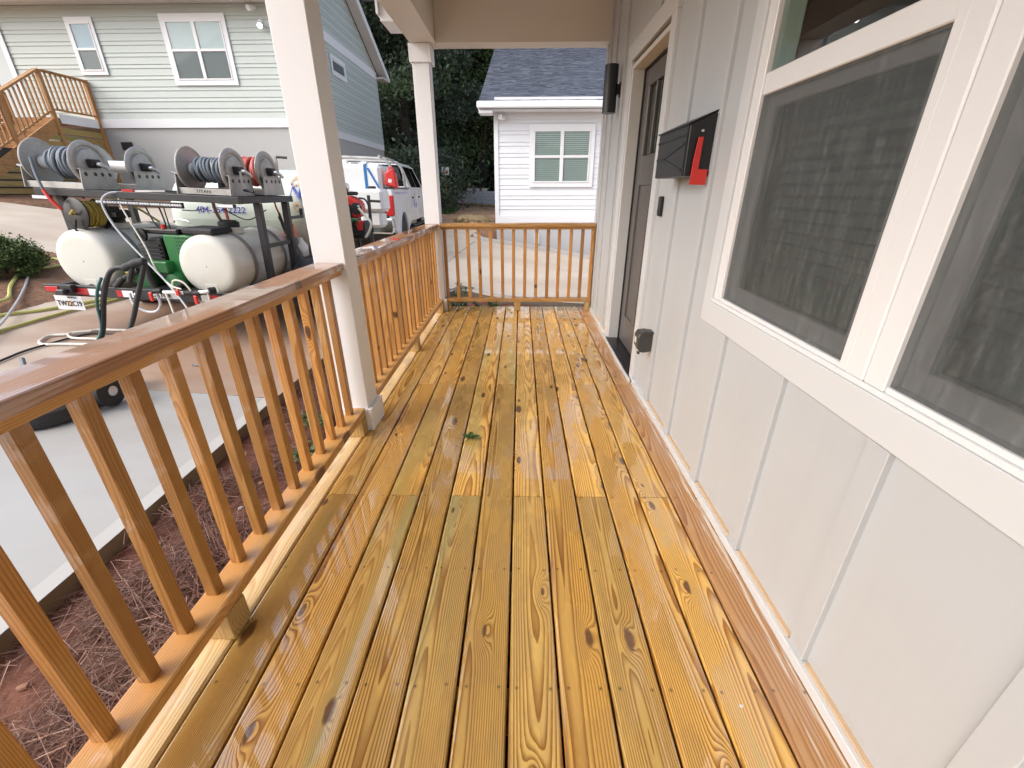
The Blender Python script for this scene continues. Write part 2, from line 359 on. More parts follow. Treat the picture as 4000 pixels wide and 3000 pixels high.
def screen_mat():
    m = bpy.data.materials.new('insect_screen'); m.use_nodes = True; t = m.node_tree; t.nodes.clear(); g = NG(t)
    o = t.nodes.new('ShaderNodeOutputMaterial'); mx = t.nodes.new('ShaderNodeMixShader')
    tr = t.nodes.new('ShaderNodeBsdfTransparent'); df = t.nodes.new('ShaderNodeBsdfPrincipled')
    ps = g.sep(g.geo()['Position'])
    n = g.noise(g.com(g.m('MULTIPLY', ps[0], 8), g.m('MULTIPLY', ps[1], 60), g.m('MULTIPLY', ps[2], 7)), 1, 4, .7)
    n2 = g.noise(g.com(ps[0], g.m('MULTIPLY', ps[1], 90), g.m('MULTIPLY', ps[2], 90)), 1, 2, .7)
    k = g.m('MULTIPLY', g.ramp(n, [(.45, .2), (.75, 1)]), g.ramp(n2, [(.35, .4), (.7, 1)]))
    df.inputs['Roughness'].default_value = .5
    t.links.new(g.mix(k, (.060, .068, .068), (.25, .262, .257)), df.inputs['Base Color'])
    mx.inputs[0].default_value = .46
    t.links.new(tr.outputs[0], mx.inputs[1]); t.links.new(df.outputs[0], mx.inputs[2]); t.links.new(mx.outputs[0], o.inputs[0])
    return m
MT['screen'] = screen_mat()

def concrete(name, col, stain, samt=.8, lo=.42, hi=.62, streak=True, rough=.75, blob=None):
    m, t, p = new_mat(name); g = NG(t); ps = g.geo()['Position']; q = g.sep(ps)
    n = g.noise(ps, 2.2, 6, .6); fine = g.noise(ps, 90, 3, .7)
    big = g.noise(g.com(g.m('MULTIPLY', q[0], .35), g.m('MULTIPLY', q[1], .9), 0), 1, 5, .55)
    f = g.m('MULTIPLY_ADD', n, .16, .92); f = g.m('MULTIPLY', f, g.m('MULTIPLY_ADD', fine, .14, .93))
    sk = g.ramp(big, [(lo, 0), (hi, samt)])
    if blob:
        bxx, byy, br = blob
        dd = g.m('SQRT', g.m('ADD', g.m('POWER', g.m('MULTIPLY', g.m('SUBTRACT', q[0], bxx), .75), 2.0), g.m('POWER', g.m('SUBTRACT', q[1], byy), 2.0)))
        dd = g.m('ADD', g.m('DIVIDE', dd, br), g.m('MULTIPLY_ADD', big, 1.6, -.8))
        sk = g.m('MAXIMUM', g.m('MULTIPLY', sk, .45), g.ramp(dd, [(.45, .95), (1.0, 0)]))
    c = g.mix(sk, col, stain)
    c = g.mix(1.0, c, g.com(f, f, f), 'MULTIPLY')
    t.links.new(c, p.inputs['Base Color'])
    t.links.new(g.ramp(g.noise(ps, .7, 4), [(.4, rough-.3), (.65, rough)]), p.inputs['Roughness'])
    t.links.new(g.bump(g.m('ADD', g.m('MULTIPLY', fine, .5), n), .12, .003), p.inputs['Normal'])
    return m
MT['walk'] = concrete('walk_concrete', (.40, .398, .39), (.30, .275, .245), .75, .47, .72)
MT['drive'] = concrete('drive_concrete', (.55, .485, .405), (.33, .21, .145), .9, .40, .66, blob=(-3.4, 4.8, 2.6))
MT['kerb'] = concrete('kerb_concrete', (.46, .455, .44), (.40, .37, .33), .6, .5, .7)
MT['slabside'] = concrete('slab_side', (.23, .21, .18), (.14, .11, .085), .8, .4, .6)
def soil(name, cols, sc_=6, bump=.8, rough=.95):
    m, t, p = new_mat(name); g = NG(t); ps = g.geo()['Position']
    n = g.noise(ps, sc_, 8, .65); n2 = g.noise(ps, .5, 4, .5)
    c = g.ramp(g.m('MULTIPLY_ADD', n2, .5, g.m('MULTIPLY', n, .5)), [(.34+.32*i/(len(cols)-1), k) for i, k in enumerate(cols)])
    t.links.new(c, p.inputs['Base Color']); p.inputs['Roughness'].default_value = rough; p.inputs['Specular IOR Level'].default_value = .2
    t.links.new(g.bump(n, bump, .03), p.inputs['Normal']); return m
MT['bed'] = soil('bed_soil', [(.06, .027, .018), (.15, .062, .042), (.34, .16, .11)], 5)
MT['mulch'] = soil('mulch', [(.10, .055, .035), (.22, .125, .08), (.30, .17, .11)], 14)
MT['dirt'] = soil('dirt_ground', [(.20, .11, .07), (.42, .27, .18), (.52, .36, .25)], 1.5, .4)
MT['drygrass'] = paint('dry_grass', (.42, .31, .17), .9, .3, 9.0)
def leafmat(name, cols, rough=.5, trans=.25):
    m, t, p = new_mat(name); g = NG(t); gg = g.geo()
    n = g.noise(gg['Position'], .55, 2)
    f = g.m('ADD', g.m('MULTIPLY', gg['Random Per Island'], .55), g.m('MULTIPLY_ADD', n, .9, -.22))
    c = g.ramp(f, [(.12+.76*i/(len(cols)-1), k) for i, k in enumerate(cols)])
    t.links.new(c, p.inputs['Base Color']); p.inputs['Roughness'].default_value = rough
    tr = t.nodes.new('ShaderNodeBsdfTranslucent'); t.links.new(c, tr.inputs[0])
    mx = t.nodes.new('ShaderNodeMixShader'); mx.inputs[0].default_value = trans
    t.links.new(p.outputs[0], mx.inputs[1]); t.links.new(tr.outputs[0], mx.inputs[2]); t.links.new(mx.outputs[0], t.nodes['Material Output'].inputs[0])
    return m
MT['leaf'] = leafmat('tree_leaf', [(.058, .09, .058), (.11, .17, .085), (.19, .27, .12)])
MT['leafb'] = leafmat('tree_leaf_light', [(.060, .095, .045), (.115, .18, .065), (.20, .29, .10)])
MT['leafc'] = leafmat('tree_leaf_dark', [(.05, .072, .056), (.086, .125, .084), (.135, .185, .11)])
MT['bush'] = leafmat('bush_leaf', [(.030, .055, .015), (.07, .12, .03), (.13, .18, .05)])
MT['nandina'] = leafmat('nandina_leaf', [(.04, .07, .03), (.10, .15, .06), (.22, .22, .09)])
MT['grass'] = leafmat('grass_blade', [(.05, .08, .02), (.10, .17, .04), (.18, .24, .07)])
MT['straw'] = leafmat('pine_straw', [(.045, .017, .011), (.14, .056, .036), (.33, .18, .125)], .6, .05)
MT['sprig'] = leafmat('sprig_leaf', [(.03, .09, .02), (.05, .13, .03), (.08, .18, .04)])
def shingle_mat():
    m, t, p = new_mat('roof_shingle'); g = NG(t); gg = g.geo()
    c = g.ramp(gg['Random Per Island'], [(0, (.055, .064, .088)), (.4, (.072, .084, .115)), (.75, (.092, .105, .14)), (1, (.115, .128, .165))])
    f = g.m('MULTIPLY_ADD', g.noise(gg['Position'], 60, 2), .5, .75)
    t.links.new(g.mix(1.0, c, g.com(f, f, f), 'MULTIPLY'), p.inputs['Base Color']); p.inputs['Roughness'].default_value = .85
    return m
MT['shingle'] = shingle_mat()
def lamp_mat(name, col, s):
    m, t, p = new_mat(name); p.inputs['Emission Color'].default_value = (*col, 1); p.inputs['Emission Strength'].default_value = s; p.inputs['Base Color'].default_value = (.8, .8, .8, 1); return m
MT['lit'] = lamp_mat('lit_lamp', (.95, .98, 1), 9.0)

# ------------------------------------------------------------------ terrain height
CP = np.array([(-2.1,-3,-.42),(-2.1,1,-.41),(-2.1,2.7,-.40),(-2.3,5.2,-.36),(-3,4.6,-.30),(-5,4.6,-.18),(-6.5,5.2,-.05),
(-2.7,9.5,-.05),(-4.6,9.5,.08),(-11.9,10.4,1.15),(-11.9,13.5,1.1),(-9,13.5,.95),(-6.2,14,.55),(-6.2,21,.35),
(-.5,7.7,-.45),(.8,7.2,-.5),(4,7,-.62),(-.63,12.7,-.02),(2,12.6,-.45),(5,12.7,-.85),
(-2,33,.25),(-10,36,.8),(8,33,-.2),(-30,10,2.6),(-30,30,3),(30,10,-2),(-12,2,.45),(-12,-5,.2),(5,-10,-.75),(0,1,-.48),(0,70,1.5),(-60,70,5),(60,70,-2)], float)
def _U(r2): return np.where(r2 > 1e-9, .5*r2*np.log(np.maximum(r2, 1e-12)), 0)
_n = len(CP); _A = np.zeros((_n+3, _n+3)); _A[:_n, :_n] = _U(((CP[:, None, :2]-CP[None, :, :2])**2).sum(-1))+np.eye(_n)*.02
_A[:_n, _n] = 1; _A[:_n, _n+1:] = CP[:, :2]; _A[_n:, :_n] = _A[:_n, _n:].T
_w = np.linalg.solve(_A, np.r_[CP[:, 2], 0, 0, 0])
def zg(x, y):
    x = np.clip(np.asarray(x, float), -58, 58); y = np.clip(np.asarray(y, float), -12, 68)
    r2 = (x[..., None]-CP[:, 0])**2+(y[..., None]-CP[:, 1])**2
    return _U(r2) @ _w[:_n]+_w[_n]+_w[_n+1]*x+_w[_n+2]*y
def zf(x, y): return float(zg(x, y))
def hnoise(x, y, s=1.0):
    return (math.sin(x*3.1*s+1.7*math.sin(y*2.3*s))*math.cos(y*2.7*s+math.sin(x*1.9*s))+.5*math.sin(x*7.3*s+y*5.1*s)*math.cos(y*8.7*s-x*2.2*s))*.6

# ================================================================== GROUND (setting)
gx = np.r_[-900, -400, -200, -120, -80, np.arange(-58, -16, 3.), np.arange(-16, 8, .4), np.arange(8, 58, 3.), 80, 120, 200, 400, 900]
gy = np.r_[-500, -200, -80, -30, np.arange(-12, -3, 1.5), np.arange(-3, 22, .4), np.arange(22, 68, 2.), 80, 110, 160, 300, 900]
GX, GY = np.meshgrid(gx, gy, indexing='ij'); GZ = zg(GX, GY)-.12
gm = MB(); gm.sheet([[(float(GX[i, j]), float(GY[i, j]), float(GZ[i, j])) for j in range(len(gy))] for i in range(len(gx))])
o = part('ground', gm, MT['dirt'], smooth=True, recalc=False); tag(o, 'bare tan clay ground reaching back to the trees', 'ground', kind='structure')
def poly_at(P, n):
    out = []
    for a, b in zip(P[:-1], P[1:]):
        out += [(a[0]+(b[0]-a[0])*k/n, a[1]+(b[1]-a[1])*k/n) for k in range(n)]
    return out+[P[-1]]
def slab(name, near, far, mat, n=6, m=36, dz=0.0, skirt=.12, label='', cat='pavement'):
    A, B = poly_at(near, n), poly_at(far, n); G = []
    for a, b in zip(A, B):
        row = []
        for k in range(m+1):
            x = a[0]+(b[0]-a[0])*k/m; y = a[1]+(b[1]-a[1])*k/m; row.append((x, y, zf(x, y)+dz))
        G.append(row)
    for r in G:
        x, y, z = r[0]; r[0] = (x+.006*hnoise(x*3, y*9), y, z-.004-.004*hnoise(y*7, x*5))
    o = part(name, MB().sheet(G), mat, recalc=False, smooth=True); tag(o, label, cat, kind='structure')
    E = [r[0] for r in G]
    sm = MB().sheet([[p, (p[0], p[1], p[2]-skirt)] for p in E])
    s = part('slab_edge', sm, MT['slabside'], o, recalc=False)
    return o
# light sidewalk by the porch, with its tooled border strip
sw = slab('sidewalk', [(-2.12, -4), (-2.12, 3.33)], [(-10, -4), (-10, 3.33)], MT['walk'], 20, 20, label='pale grey concrete walk alongside the porch bed')
bs = MB().sheet([[(-2.118, -4+7.33*k/24, zf(-2.12, -4+7.33*k/24)+.004), (-2.21, -4+7.33*k/24, zf(-2.2, -4+7.33*k/24)+.004)] for k in range(25)])
part('border_strip', bs, MT['kerb'], sw, recalc=False)
dv = slab('driveway', [(-16, 3.345), (-10.2, 3.345), (-8.5, 3.345), (-5.6, 3.345), (-5.0, 3.345), (-2.12, 3.345), (-2.1, 4.3), (-2.3, 5.2), (-1.12, 7.9), (-.3, 7.56), (1.12, 7.31), (8, 7.0)],
          [(-16, 9.9), (-10.2, 9.95), (-8.5, 12.3), (-5.6, 13), (-5.3, 15), (-3.6, 16.2), (-2.0, 16.2), (-1.4, 15), (-1.2, 12.35), (-.6, 12.5), (2, 12.4), (8, 12.2)], MT['drive'],
          label='clay-stained tan concrete driveway under the truck and trailer')
def ribbon(name, P, wd, h, mat, parent=None, dz=0, n=8):
    Q = spl([(a, b, 0) for a, b in P], n); G = []
    for i, p in enumerate(Q):
        t = (Q[min(i+1, len(Q)-1)]-Q[max(i-1, 0)]).normalized(); s = Vector((-t.y, t.x, 0)); z = zf(p.x, p.y)+dz
        a, b = p+s*wd/2, p-s*wd/2
        G.append([(a.x, a.y, z-.05), (a.x, a.y, z+h), (b.x, b.y, z+h), (b.x, b.y, z-.05)])
    return part(name, MB().sheet(G), mat, parent, recalc=True)
ribbon('driveway_kerb', [(-1.25, 12.9), (-1.15, 12.45), (-.85, 12.28), (.5, 12.2), (2.0, 12.12), (4.5, 12.0)], .16, .09, MT['kerb']) ; tag(bpy.data.objects['driveway_kerb'], 'pale concrete kerb running below the white house foundation', 'kerb', kind='structure')
ribbon('bed_kerb', [(-1.3, 7.75), (-1.0, 7.98), (-.75, 7.95), (-.3, 7.68), (.33, 7.56), (1.12, 7.40), (4, 7.2)], .10, .03, MT['kerb']); tag(bpy.data.objects['bed_kerb'], 'pale concrete edge of the planting bed beyond the deck end', 'kerb', kind='structure')
# control joints cut in the driveway
for P in ([(-1.56, 9.65), (-1.19, 12.2)], [(1.2, 7.5), (1.9, 9.0), (2.4, 10.4)]):
    ribbon('joint', P, .018, .0035, MT['slabside'], dv)
# soil of the planting bed wrapping round the deck
G = [[(x, y, zf(x, y)-.10+.022*hnoise(x*1.6, y*1.6)) for y in np.arange(-3, 8.05, .11)] for x in np.arange(-2.118, 3.6, .11)]
o = part('planting_bed', MB().sheet(G), MT['bed'], recalc=False, smooth=True); tag(o, 'dark red-brown soil bed around the porch deck', 'bed', kind='structure')
# mulch island at the left with its bush
def mound(name, P, h, mat, rings=7, label='', cat='bed', kind='structure', dz=.006):
    Q = spl([(a, b, 0) for a, b in P+[P[0]]], 6)[:-1]; cx = sum(q.x for q in Q)/len(Q); cy = sum(q.y for q in Q)/len(Q); G = []
    for k in range(rings+1):
        s = 1-k/rings*.97; row = []
        for q in Q+[Q[0]]:
            x = cx+(q.x-cx)*s; y = cy+(q.y-cy)*s; row.append((x, y, zf(x, y)+dz+h*(1-s**3)+(.03*h/.1*hnoise(x*2, y*2) if 0 < k else -.02)))
        G.append(row)
    o = part(name, MB().sheet(G), mat, recalc=True, smooth=True); tag(o, label, cat, kind=kind); return o
mound('mulch_island', [(-5.96, 5.75), (-6.1, 5.4), (-6.15, 5.0), (-6.3, 4.6), (-7.5, 4.0), (-10.5, 4.2), (-11.5, 6.0), (-10, 7.4), (-8.87, 7.5), (-7.84, 7.46), (-6.6, 6.9)], .05, MT['mulch'], 10, 'brown mulch island beside the driveway behind the trailer')
mound('mulch_strip', [(-9.9, 10.1), (-11.3, 9.98), (-14.5, 9.9), (-15.5, 12), (-12, 13.7), (-7, 13.8), (-8.4, 12.4)], .04, MT['mulch'], 8, 'brown mulch strip under the wooden stair and green house')
mound('mulch_corner', [(-1.45, 12.8), (-1.36, 13.9), (-1.2, 15.4), (-.75, 15.6), (-.70, 13.2), (-.95, 12.55)], .08, MT['mulch'], 6, 'dark mulch patch at the corner of the white house')
mound('dirt_mound', [(-2.6, 17.8), (-1.7, 17.6), (-1.25, 18.6), (-1.3, 20), (-2.0, 20.4), (-2.6, 19.3)], .32, MT['drygrass'], 8, 'low mound of dry tan grass by the dirt road', 'mound')
mound('spoil_heap', [(-6.0, 35.5), (-3.6, 36), (-2.3, 37), (-2.6, 39.5), (-5, 40), (-7, 38.5)], 1.15, MT['clay'], 9, 'reddish clay spoil heap behind the block wall', 'mound')

# ================================================================== DECK
deck = thing('porch_deck', 'wet honey-brown pine porch deck of long boards', 'deck', (0, 2.5, -.04))
P_, YE = .1425, 5.06
def plank_mb(x0, x1, y0, y1, zt=0.0, th=.032, r=.008):
    prof = [(x0, zt-th), (x1, zt-th), (x1, zt-r), (x1-r*.4, zt-r*.25), (x1-r, zt), (x0+r, zt), (x0+r*.4, zt-r*.25), (x0, zt-r)]
    return MB().prism(prof, 1, y0, y1)
for i in range(-1, 12):
    xa = (i-6)*P_+.0035; xb = (i-5)*P_-.0035
    if i == 11: xb = .842
    xc = (xa+xb)/2
    js = [1.564] if i % 2 == 0 else [2.80]
    ys = [-2.2]+js+[YE+random.uniform(-.004, .004)]
    for a, b in zip(ys[:-1], ys[1:]):
        zt = random.uniform(-.0012, .0008)
        if i == -1:
            xl = -1.0; prof = [(xl-xc, -.032), (xb-xc, -.032), (xb-xc, -.006), (xb-.006-xc, 0)]
            prof += [(xl+.022*(1-math.cos(R(th)))-xc, -.022+.022*math.sin(R(th))) for th in (90, 68, 45, 22, 0)]
            mb = MB().prism(prof, 1, a+.0016, b-.0016); mt = MT['edge']
        else:
            mb = plank_mb(xa-xc+random.uniform(-.0006, .0006), xb-xc+random.uniform(-.0006, .0006), a+.0016, b-.0016, zt); mt = MT['wallboard'] if i == 11 else MT['deck']
        part('plank', mb, mt, deck, origin=(xc, 0, 0))
for k in range(12):   # joists under the gaps
    y = .742+.411*(k-6); bx('joist', (-.98, .84, y-.019, y+.019, -.20, -.036), MT['block'], deck)
bx('rim_board', (-.985, -.947, -2.2, 5.02, -.24, -.034), MT['rail'], deck, .002)
bx('end_board', (-.985, .84, 5.02, 5.05, -.24, -.034), MT['rail'], deck, .002)
bx('skirt_board', (-.975, -.962, -2.2, 5.02, -.55, -.245), MT['skirt'], deck)
# ================================================================== RAILINGS
def baluster_mesh(s, h0, h1):
    c = .003
    prof = [(-s+c, -s), (s-c, -s), (s, -s+c), (s, s-c), (s-c, s), (-s+c, s), (-s, s-c), (-s, -s+c)]
    return mesh_of(MB().prism(prof, 2, h0, h1), 'baluster')
def wavy_board(x0, x1, y0, y1, z0, z1, r=.006, n=40, amp=.002, seed=1, axis=1):
    rng = random.Random(seed); ph = [rng.uniform(0, 6) for _ in range(6)]; G = []
    for k in range(n+1):
        y = y0+(y1-y0)*k/n
        d = amp*(math.sin(y*5+ph[0])+.6*math.sin(y*11+ph[1])); e = amp*.8*(math.sin(y*4+ph[2])+.6*math.sin(y*13+ph[3]))
        pr = [(x0+d, z0), (x1+e, z0), (x1+e, z1-r), (x1+e-r*.3, z1-r*.3), (x1+e-r, z1), (x0+d+r, z1), (x0+d+r*.3, z1-r*.3), (x0+d, z1-r)]
        G.append([((p[0], y, p[1]) if axis == 1 else (y, p[0], p[1])) for p in pr+[pr[0]]])
    mb = MB().sheet(G); m = len(G[0])-1
    mb.f.append(tuple(range(m))[::-1]); b = n*(m+1); mb.f.append(tuple(b+i for i in range(m)))
    return mb
bal_me = baluster_mesh(.0175, .142, .890); bal_me.materials.append(MT['bal'])
def left_rail(label, y0, y1, first, n, blocks, seed):
    r = thing('porch_railing', label, 'railing', (-.9, (y0+y1)/2, 0))
    part('cap_board', wavy_board(-.989, -.845, y0, y1, .915, .945, seed=seed), MT['cap'], r, origin=(0, 0, .93*0))
    part('top_rail', wavy_board(-.94, -.862, y0+.005, y1-.005, .887, .9145, r=.004, seed=seed+1), MT['rail'], r)
    part('bottom_rail', wavy_board(-.941, -.85, y0+.005, y1-.005, .105, .1425, r=.005, amp=.001, seed=seed+2), MT['rail'], r)
    for k in range(n):
        y = first+k*.1277
        b = put('baluster', bal_me, None, r, origin=(-.9105+random.uniform(-.0015, .0015), y+random.uniform(-.002, .002), 0))
        b.rotation_euler = (random.uniform(-.002, .002), random.uniform(-.002, .002), random.uniform(-.04, .04)+random.choice((0, math.pi/2, math.pi)))
    for (a, b_) in blocks: bx('support_block', (-.93, -.845, a, b_, .001, .1035), MT['block'], r, .003)
    return r
left_rail('orange-stained wooden railing running from the near post towards the viewer', -1.4, 2.148, 2.073-.1277*26, 27, [(.865, .95), (2.06, 2.129)], 3)
left_rail('orange-stained wooden railing between the two white porch posts', 2.312, 4.838, 2.375, 20, [(3.47, 3.56), (4.76, 4.817)], 21)
fr = thing('porch_railing', 'short wooden railing across the far end of the porch', 'railing', (0, 4.9, 0))
part('cap_board', wavy_board(4.845, 4.985, -.832, .832, .915, .948, axis=0, seed=9), MT['capx'], fr)
part('top_rail', wavy_board(4.868, 4.95, -.832, .832, .885, .9145, r=.004, axis=0, seed=10), MT['capx'], fr)
part('bottom_rail', wavy_board(4.855, 4.945, -.832, .832, .108, .143, r=.005, axis=0, seed=11), MT['capx'], fr)
for k in range(13):
    b = put('baluster', bal_me, None, fr, origin=(-.800+k*.1253+random.uniform(-.002, .002), 4.905, 0)); b.rotation_euler = (0, random.uniform(-.003, .003), random.choice((0, math.pi/2))+random.uniform(-.03, .03))
put('baluster', bal_me, None, fr, origin=(.812, 4.905, 0))
for a, b_ in ((-.042, .032), (.772, .826), (-.815, -.79)): bx('support_block', (a, b_, 4.86, 4.94, .001, .1065), MT['block'], fr, .003)
# ================================================================== POSTS
def porch_post(label, y0):
    r = thing('porch_post', label, 'post', (-.91, y0+.08, 0))
    bx('shaft', (-.992, -.834, y0, y0+.158, .002, 2.5), MT['post'], r, .003)
    for a in ((-1.012, -.9925, y0-.02, y0+.178), (-.8335, -.81, y0-.02, y0+.178), (-.992, -.834, y0-.02, y0-.0005), (-.992, -.834, y0+.1585, y0+.178)):
        bx('base_trim', (*a, .003, .138), MT['post'], r, .002)
    for a in ((-1.012, -.9925, y0-.02, y0+.178), (-.8335, -.81, y0-.02, y0+.178), (-.992, -.834, y0-.02, y0-.0005), (-.992, -.834, y0+.1585, y0+.178)):
        bx('capital_trim', (*a, 2.355, 2.499), MT['post'], r, .002)
    return r
porch_post('white square porch post in front of the trailer', 2.152)
porch_post('white square porch post at the far corner of the deck', 4.842)
# ================================================================== PORCH ROOF
pr = thing('porch_roof', 'cream painted porch roof beams and ceiling overhead', 'roof', (0, 2, 2.5))
bx('side_beam', (-1.0, -.765, -2.2, 5.04, 2.501, 2.84), MT['beam'], pr, .003)
bx('end_beam', (-.7645, .848, 4.845, 5.035, 2.501, 2.839), MT['beam'], pr, .003)
bx('ceiling', (-1.0, .86, -2.2, 5.03, 2.842, 2.87), MT['beam'], pr)
bx('roof_cover', (-1.55, 1.1, -2.4, 5.4, 2.98, 3.05), MT['shingle'], pr)
bx('eave_return', (-1.21, -1.002, 4.70, 5.03, 2.62, 2.975), MT['post'], pr, .003)
bx('fascia_board', (-1.232, -1.2125, 4.66, 5.03, 2.66, 2.975), MT['post'], pr, .002)

# ================================================================== THE HOUSE WALL BESIDE THE PORCH
hs = thing('porch_house', 'light grey board-and-batten house wall along the porch', 'house', (.95, 2.5, 0))
XW = .854
# wall panels around the openings (window Y .07-1.88, z .745-2.42 ; door Y 2.92-3.82)
WY0, WY1, WZ0, WZ1 = .10, 1.845, .79, 2.36
DY0, DY1, DZ1 = 2.92, 3.825, 2.13
for b in ((-2.2, WY0, .0, 2.84), (WY0, WY1, .0, WZ0), (WY0, WY1, WZ1, 2.84), (WY1, DY0, 0, 2.84), (DY0, DY1, DZ1, 2.84), (DY1, 5.0, 0, 2.84)):
    bx('wall_panel', (XW, XW+.12, b[0], b[1], b[2], b[3]), MT['wall'], hs)
bats = [.805-.414*k for k in range(1, 8)]+[.805+.414*k for k in range(0, 5)]+[4.117, 4.53, 4.80]
for yb in bats:
    z0, z1 = .038, 2.838
    y0, y1 = yb, yb+.064
    segs = [(z0, z1)]
    if y1 > .0 and y0 < 1.89: segs = [(z0, .742), (2.46, z1)]
    if DY0-.1 < y1 and y0 < DY1+.12: segs = [(2.24, z1)]
    for a, b_ in segs: bx('batten', (XW-.017, XW+.002, y0, y1, a, b_), MT['wall'], hs, .002)
bx('batten', (XW-.017, XW+.002, 3.2, 3.264, 2.24, 2.838), MT['wall'], hs, .002)
bx('corner_board', (XW-.022, XW+.06, 4.935, 5.004, .003, 2.5), MT['trim'], hs, .002)
bx('base_trim', (XW-.026, XW+.001, -2.2, DY0-.10, .002, .036), MT['trim'], hs, .002)
bx('base_trim', (XW-.026, XW+.001, DY1+.118, 4.93, .002, .036), MT['trim'], hs, .002)
bl = sorted(b for b in bats if b < 2.8)
for a, b_ in zip(bl[:-1], bl[1:]):
    if b_ > -.6: bx('trim_ledge', (XW-.013, XW+.001, a+.072, b_-.008, .0365, .046), MT['tan'], hs, .001)
for a, b_ in ((3.95, 4.11), (4.19, 4.52)): bx('trim_ledge', (XW-.013, XW+.001, a, b_, .0365, .046), MT['tan'], hs, .001)
# room behind, closed and unlit
rm = MB().box(XW+.121, 4.2, -2.2, 5.0, -.05, 2.84); rm.f = [f for f in rm.f if f != (3+0, 0, 4, 7)]
part('room_shell', rm, paint('room_wall', (.30, .30, .29), .8), hs, recalc=False)
# window
XC = .835
wn = bpy.data.objects.new('window', None); COL.objects.link(wn); wn.parent = hs; wn.location = Vector((XC, 1, 1.5))-WL[hs]; WL[wn] = Vector((XC, 1, 1.5))
bx('casing', (XC, XW+.001, .0, 1.885, .745, .838), MT['trim'], wn, .002)
bx('casing', (XC, XW+.001, 1.812, 1.885, .8385, 2.36), MT['trim'], wn, .002)
bx('casing', (XC, XW+.001, .0, .073, .8385, 2.36), MT['trim'], wn, .002)
bx('casing', (XC-.003, XW+.001, -.01, 1.895, 2.3605, 2.46), MT['trim'], wn, .002)
bx('sill_lip', (XC+.004, XW+.03, .074, 1.811, .8385, .852), MT['vinyl'], wn, .002)
def sash(y0, y1):
    # outer vinyl frame
    for b in ((y0, y0+.03, .8525, 2.35), (y1-.06, y1, .8525, 2.35), (y0+.0305, y1-.0605, 2.31, 2.35)):
        bx('frame', (XC+.008, XW+.08, *b), MT['vinyl'], wn, .003)
    bx('frame', (XC+.012, XW+.08, y0+.0305, y1-.0605, .8525, .866), MT['vinyl'], wn, .002)
    ya, yb = y0+.031, y1-.061
    # meeting rail and upper sash
    bx('meeting_rail', (XC+.013, XW+.05, ya, yb, 1.560, 1.624), MT['vinyl'], wn, .003)
    bx('pane', (XC+.026, XC+.030, ya, yb, 1.6245, 2.3095), MT['glass'], wn)
    # lower sash behind the screen
    for b in ((ya, ya+.048, .8665, 1.559), (yb-.048, yb, .8665, 1.559), (ya+.0485, yb-.0485, .8665, .920), (ya+.0485, yb-.0485, 1.52, 1.559)):
        bx('sash_frame', (XC+.040, XC+.070, *b), MT['vinyl'], wn, .003)
    bx('pane', (XC+.052, XC+.056, ya+.0485, yb-.0485, .9205, 1.5195), MT['glass'], wn)
    bx('insect_screen', (XC+.020, XC+.0206, ya, yb, .8662, 1.5595), MT['screen'], wn)
    sl = MB()
    for k in range(17):
        z = .90+k*.039; sl.add([(XW+.115, ya-.02, z), (XW+.115, yb+.02, z), (XW+.150, yb+.02, z+.028), (XW+.150, ya-.02, z+.028)], [(0, 1, 2, 3)])
    part('blind_slats', sl, MT['blind'], wn)
MT['blind'] = paint('blind_slat', (.42, .44, .40), .6)
sash(.075, .945); sash(1.005, 1.810)
bx('mullion', (XC+.004, XW+.07, .9455, 1.0045, .8525, 2.35), MT['vinyl'], wn, .004)
# door
dr = bpy.data.objects.new('door', None); COL.objects.link(dr); dr.parent = hs; dr.location = Vector((.93, 3.37, 0))-WL[hs]; WL[dr] = Vector((.93, 3.37, 0))
for b in ((DY0-.092, DY0, .003, 2.125), (DY1, DY1+.112, .003, 2.125)): bx('casing', (XC-.003, XW+.001, *b), MT['trim'], dr, .002)
bx('casing', (XC-.005, XW+.001, DY0-.097, DY1+.117, 2.1255, 2.232), MT['trim'], dr, .002)
for b in ((DY0+.0005, DY0+.03, .02, 2.10), (DY1-.03, DY1-.0005, .02, 2.10)): bx('jamb', (XC+.006, 1.02, *b), MT['trim'], dr, .002)
bx('jamb', (XC+.006, 1.02, DY0+.0305, DY1-.0305, 2.07, 2.10), MT['beam'], dr, .002)
for b in ((DY0+.0305, DY0+.045, .03, 2.069), (DY1-.045, DY1-.0305, .03, 2.069)): bx('weather_strip', (.925, .955, *b), MT['blackmatte'], dr)
bx('weather_strip', (.925, .955, DY0+.0455, DY1-.0455, 2.055, 2.069), MT['blackmatte'], dr)
bx('threshold', (XC-.012, .965, DY0+.001, DY1-.001, .002, .030), MT['black'], dr, .004)
bx('threshold_lip', (XC-.024, XC-.0125, DY0-.09, DY1+.11, .002, .026), MT['trim'], dr, .002)
da, db = DY0+.046, DY1-.046
XD = .935
for b in ((da, da+.12, .034, 2.054), (db-.12, db, .034, 2.054), (da+.1205, db-.1205, .034, .27), (da+.1205, db-.1205, 1.30, 1.50), (da+.1205, db-.1205, 1.94, 2.054)):
    bx('stile', (XD, XD+.044, *b), MT['door'], dr, .004)
md = (da+db)/2
bx('stile', (XD, XD+.044, md-.05, md+.05, .2705, 1.2995), MT['door'], dr, .004)
for b in ((da+.121, md-.0505), (md+.0505, db-.121)): bx('door_panel', (XD+.014, XD+.03, b[0], b[1], .2705, 1.2995), MT['door'], dr)
l3 = (db-da-.241)/3
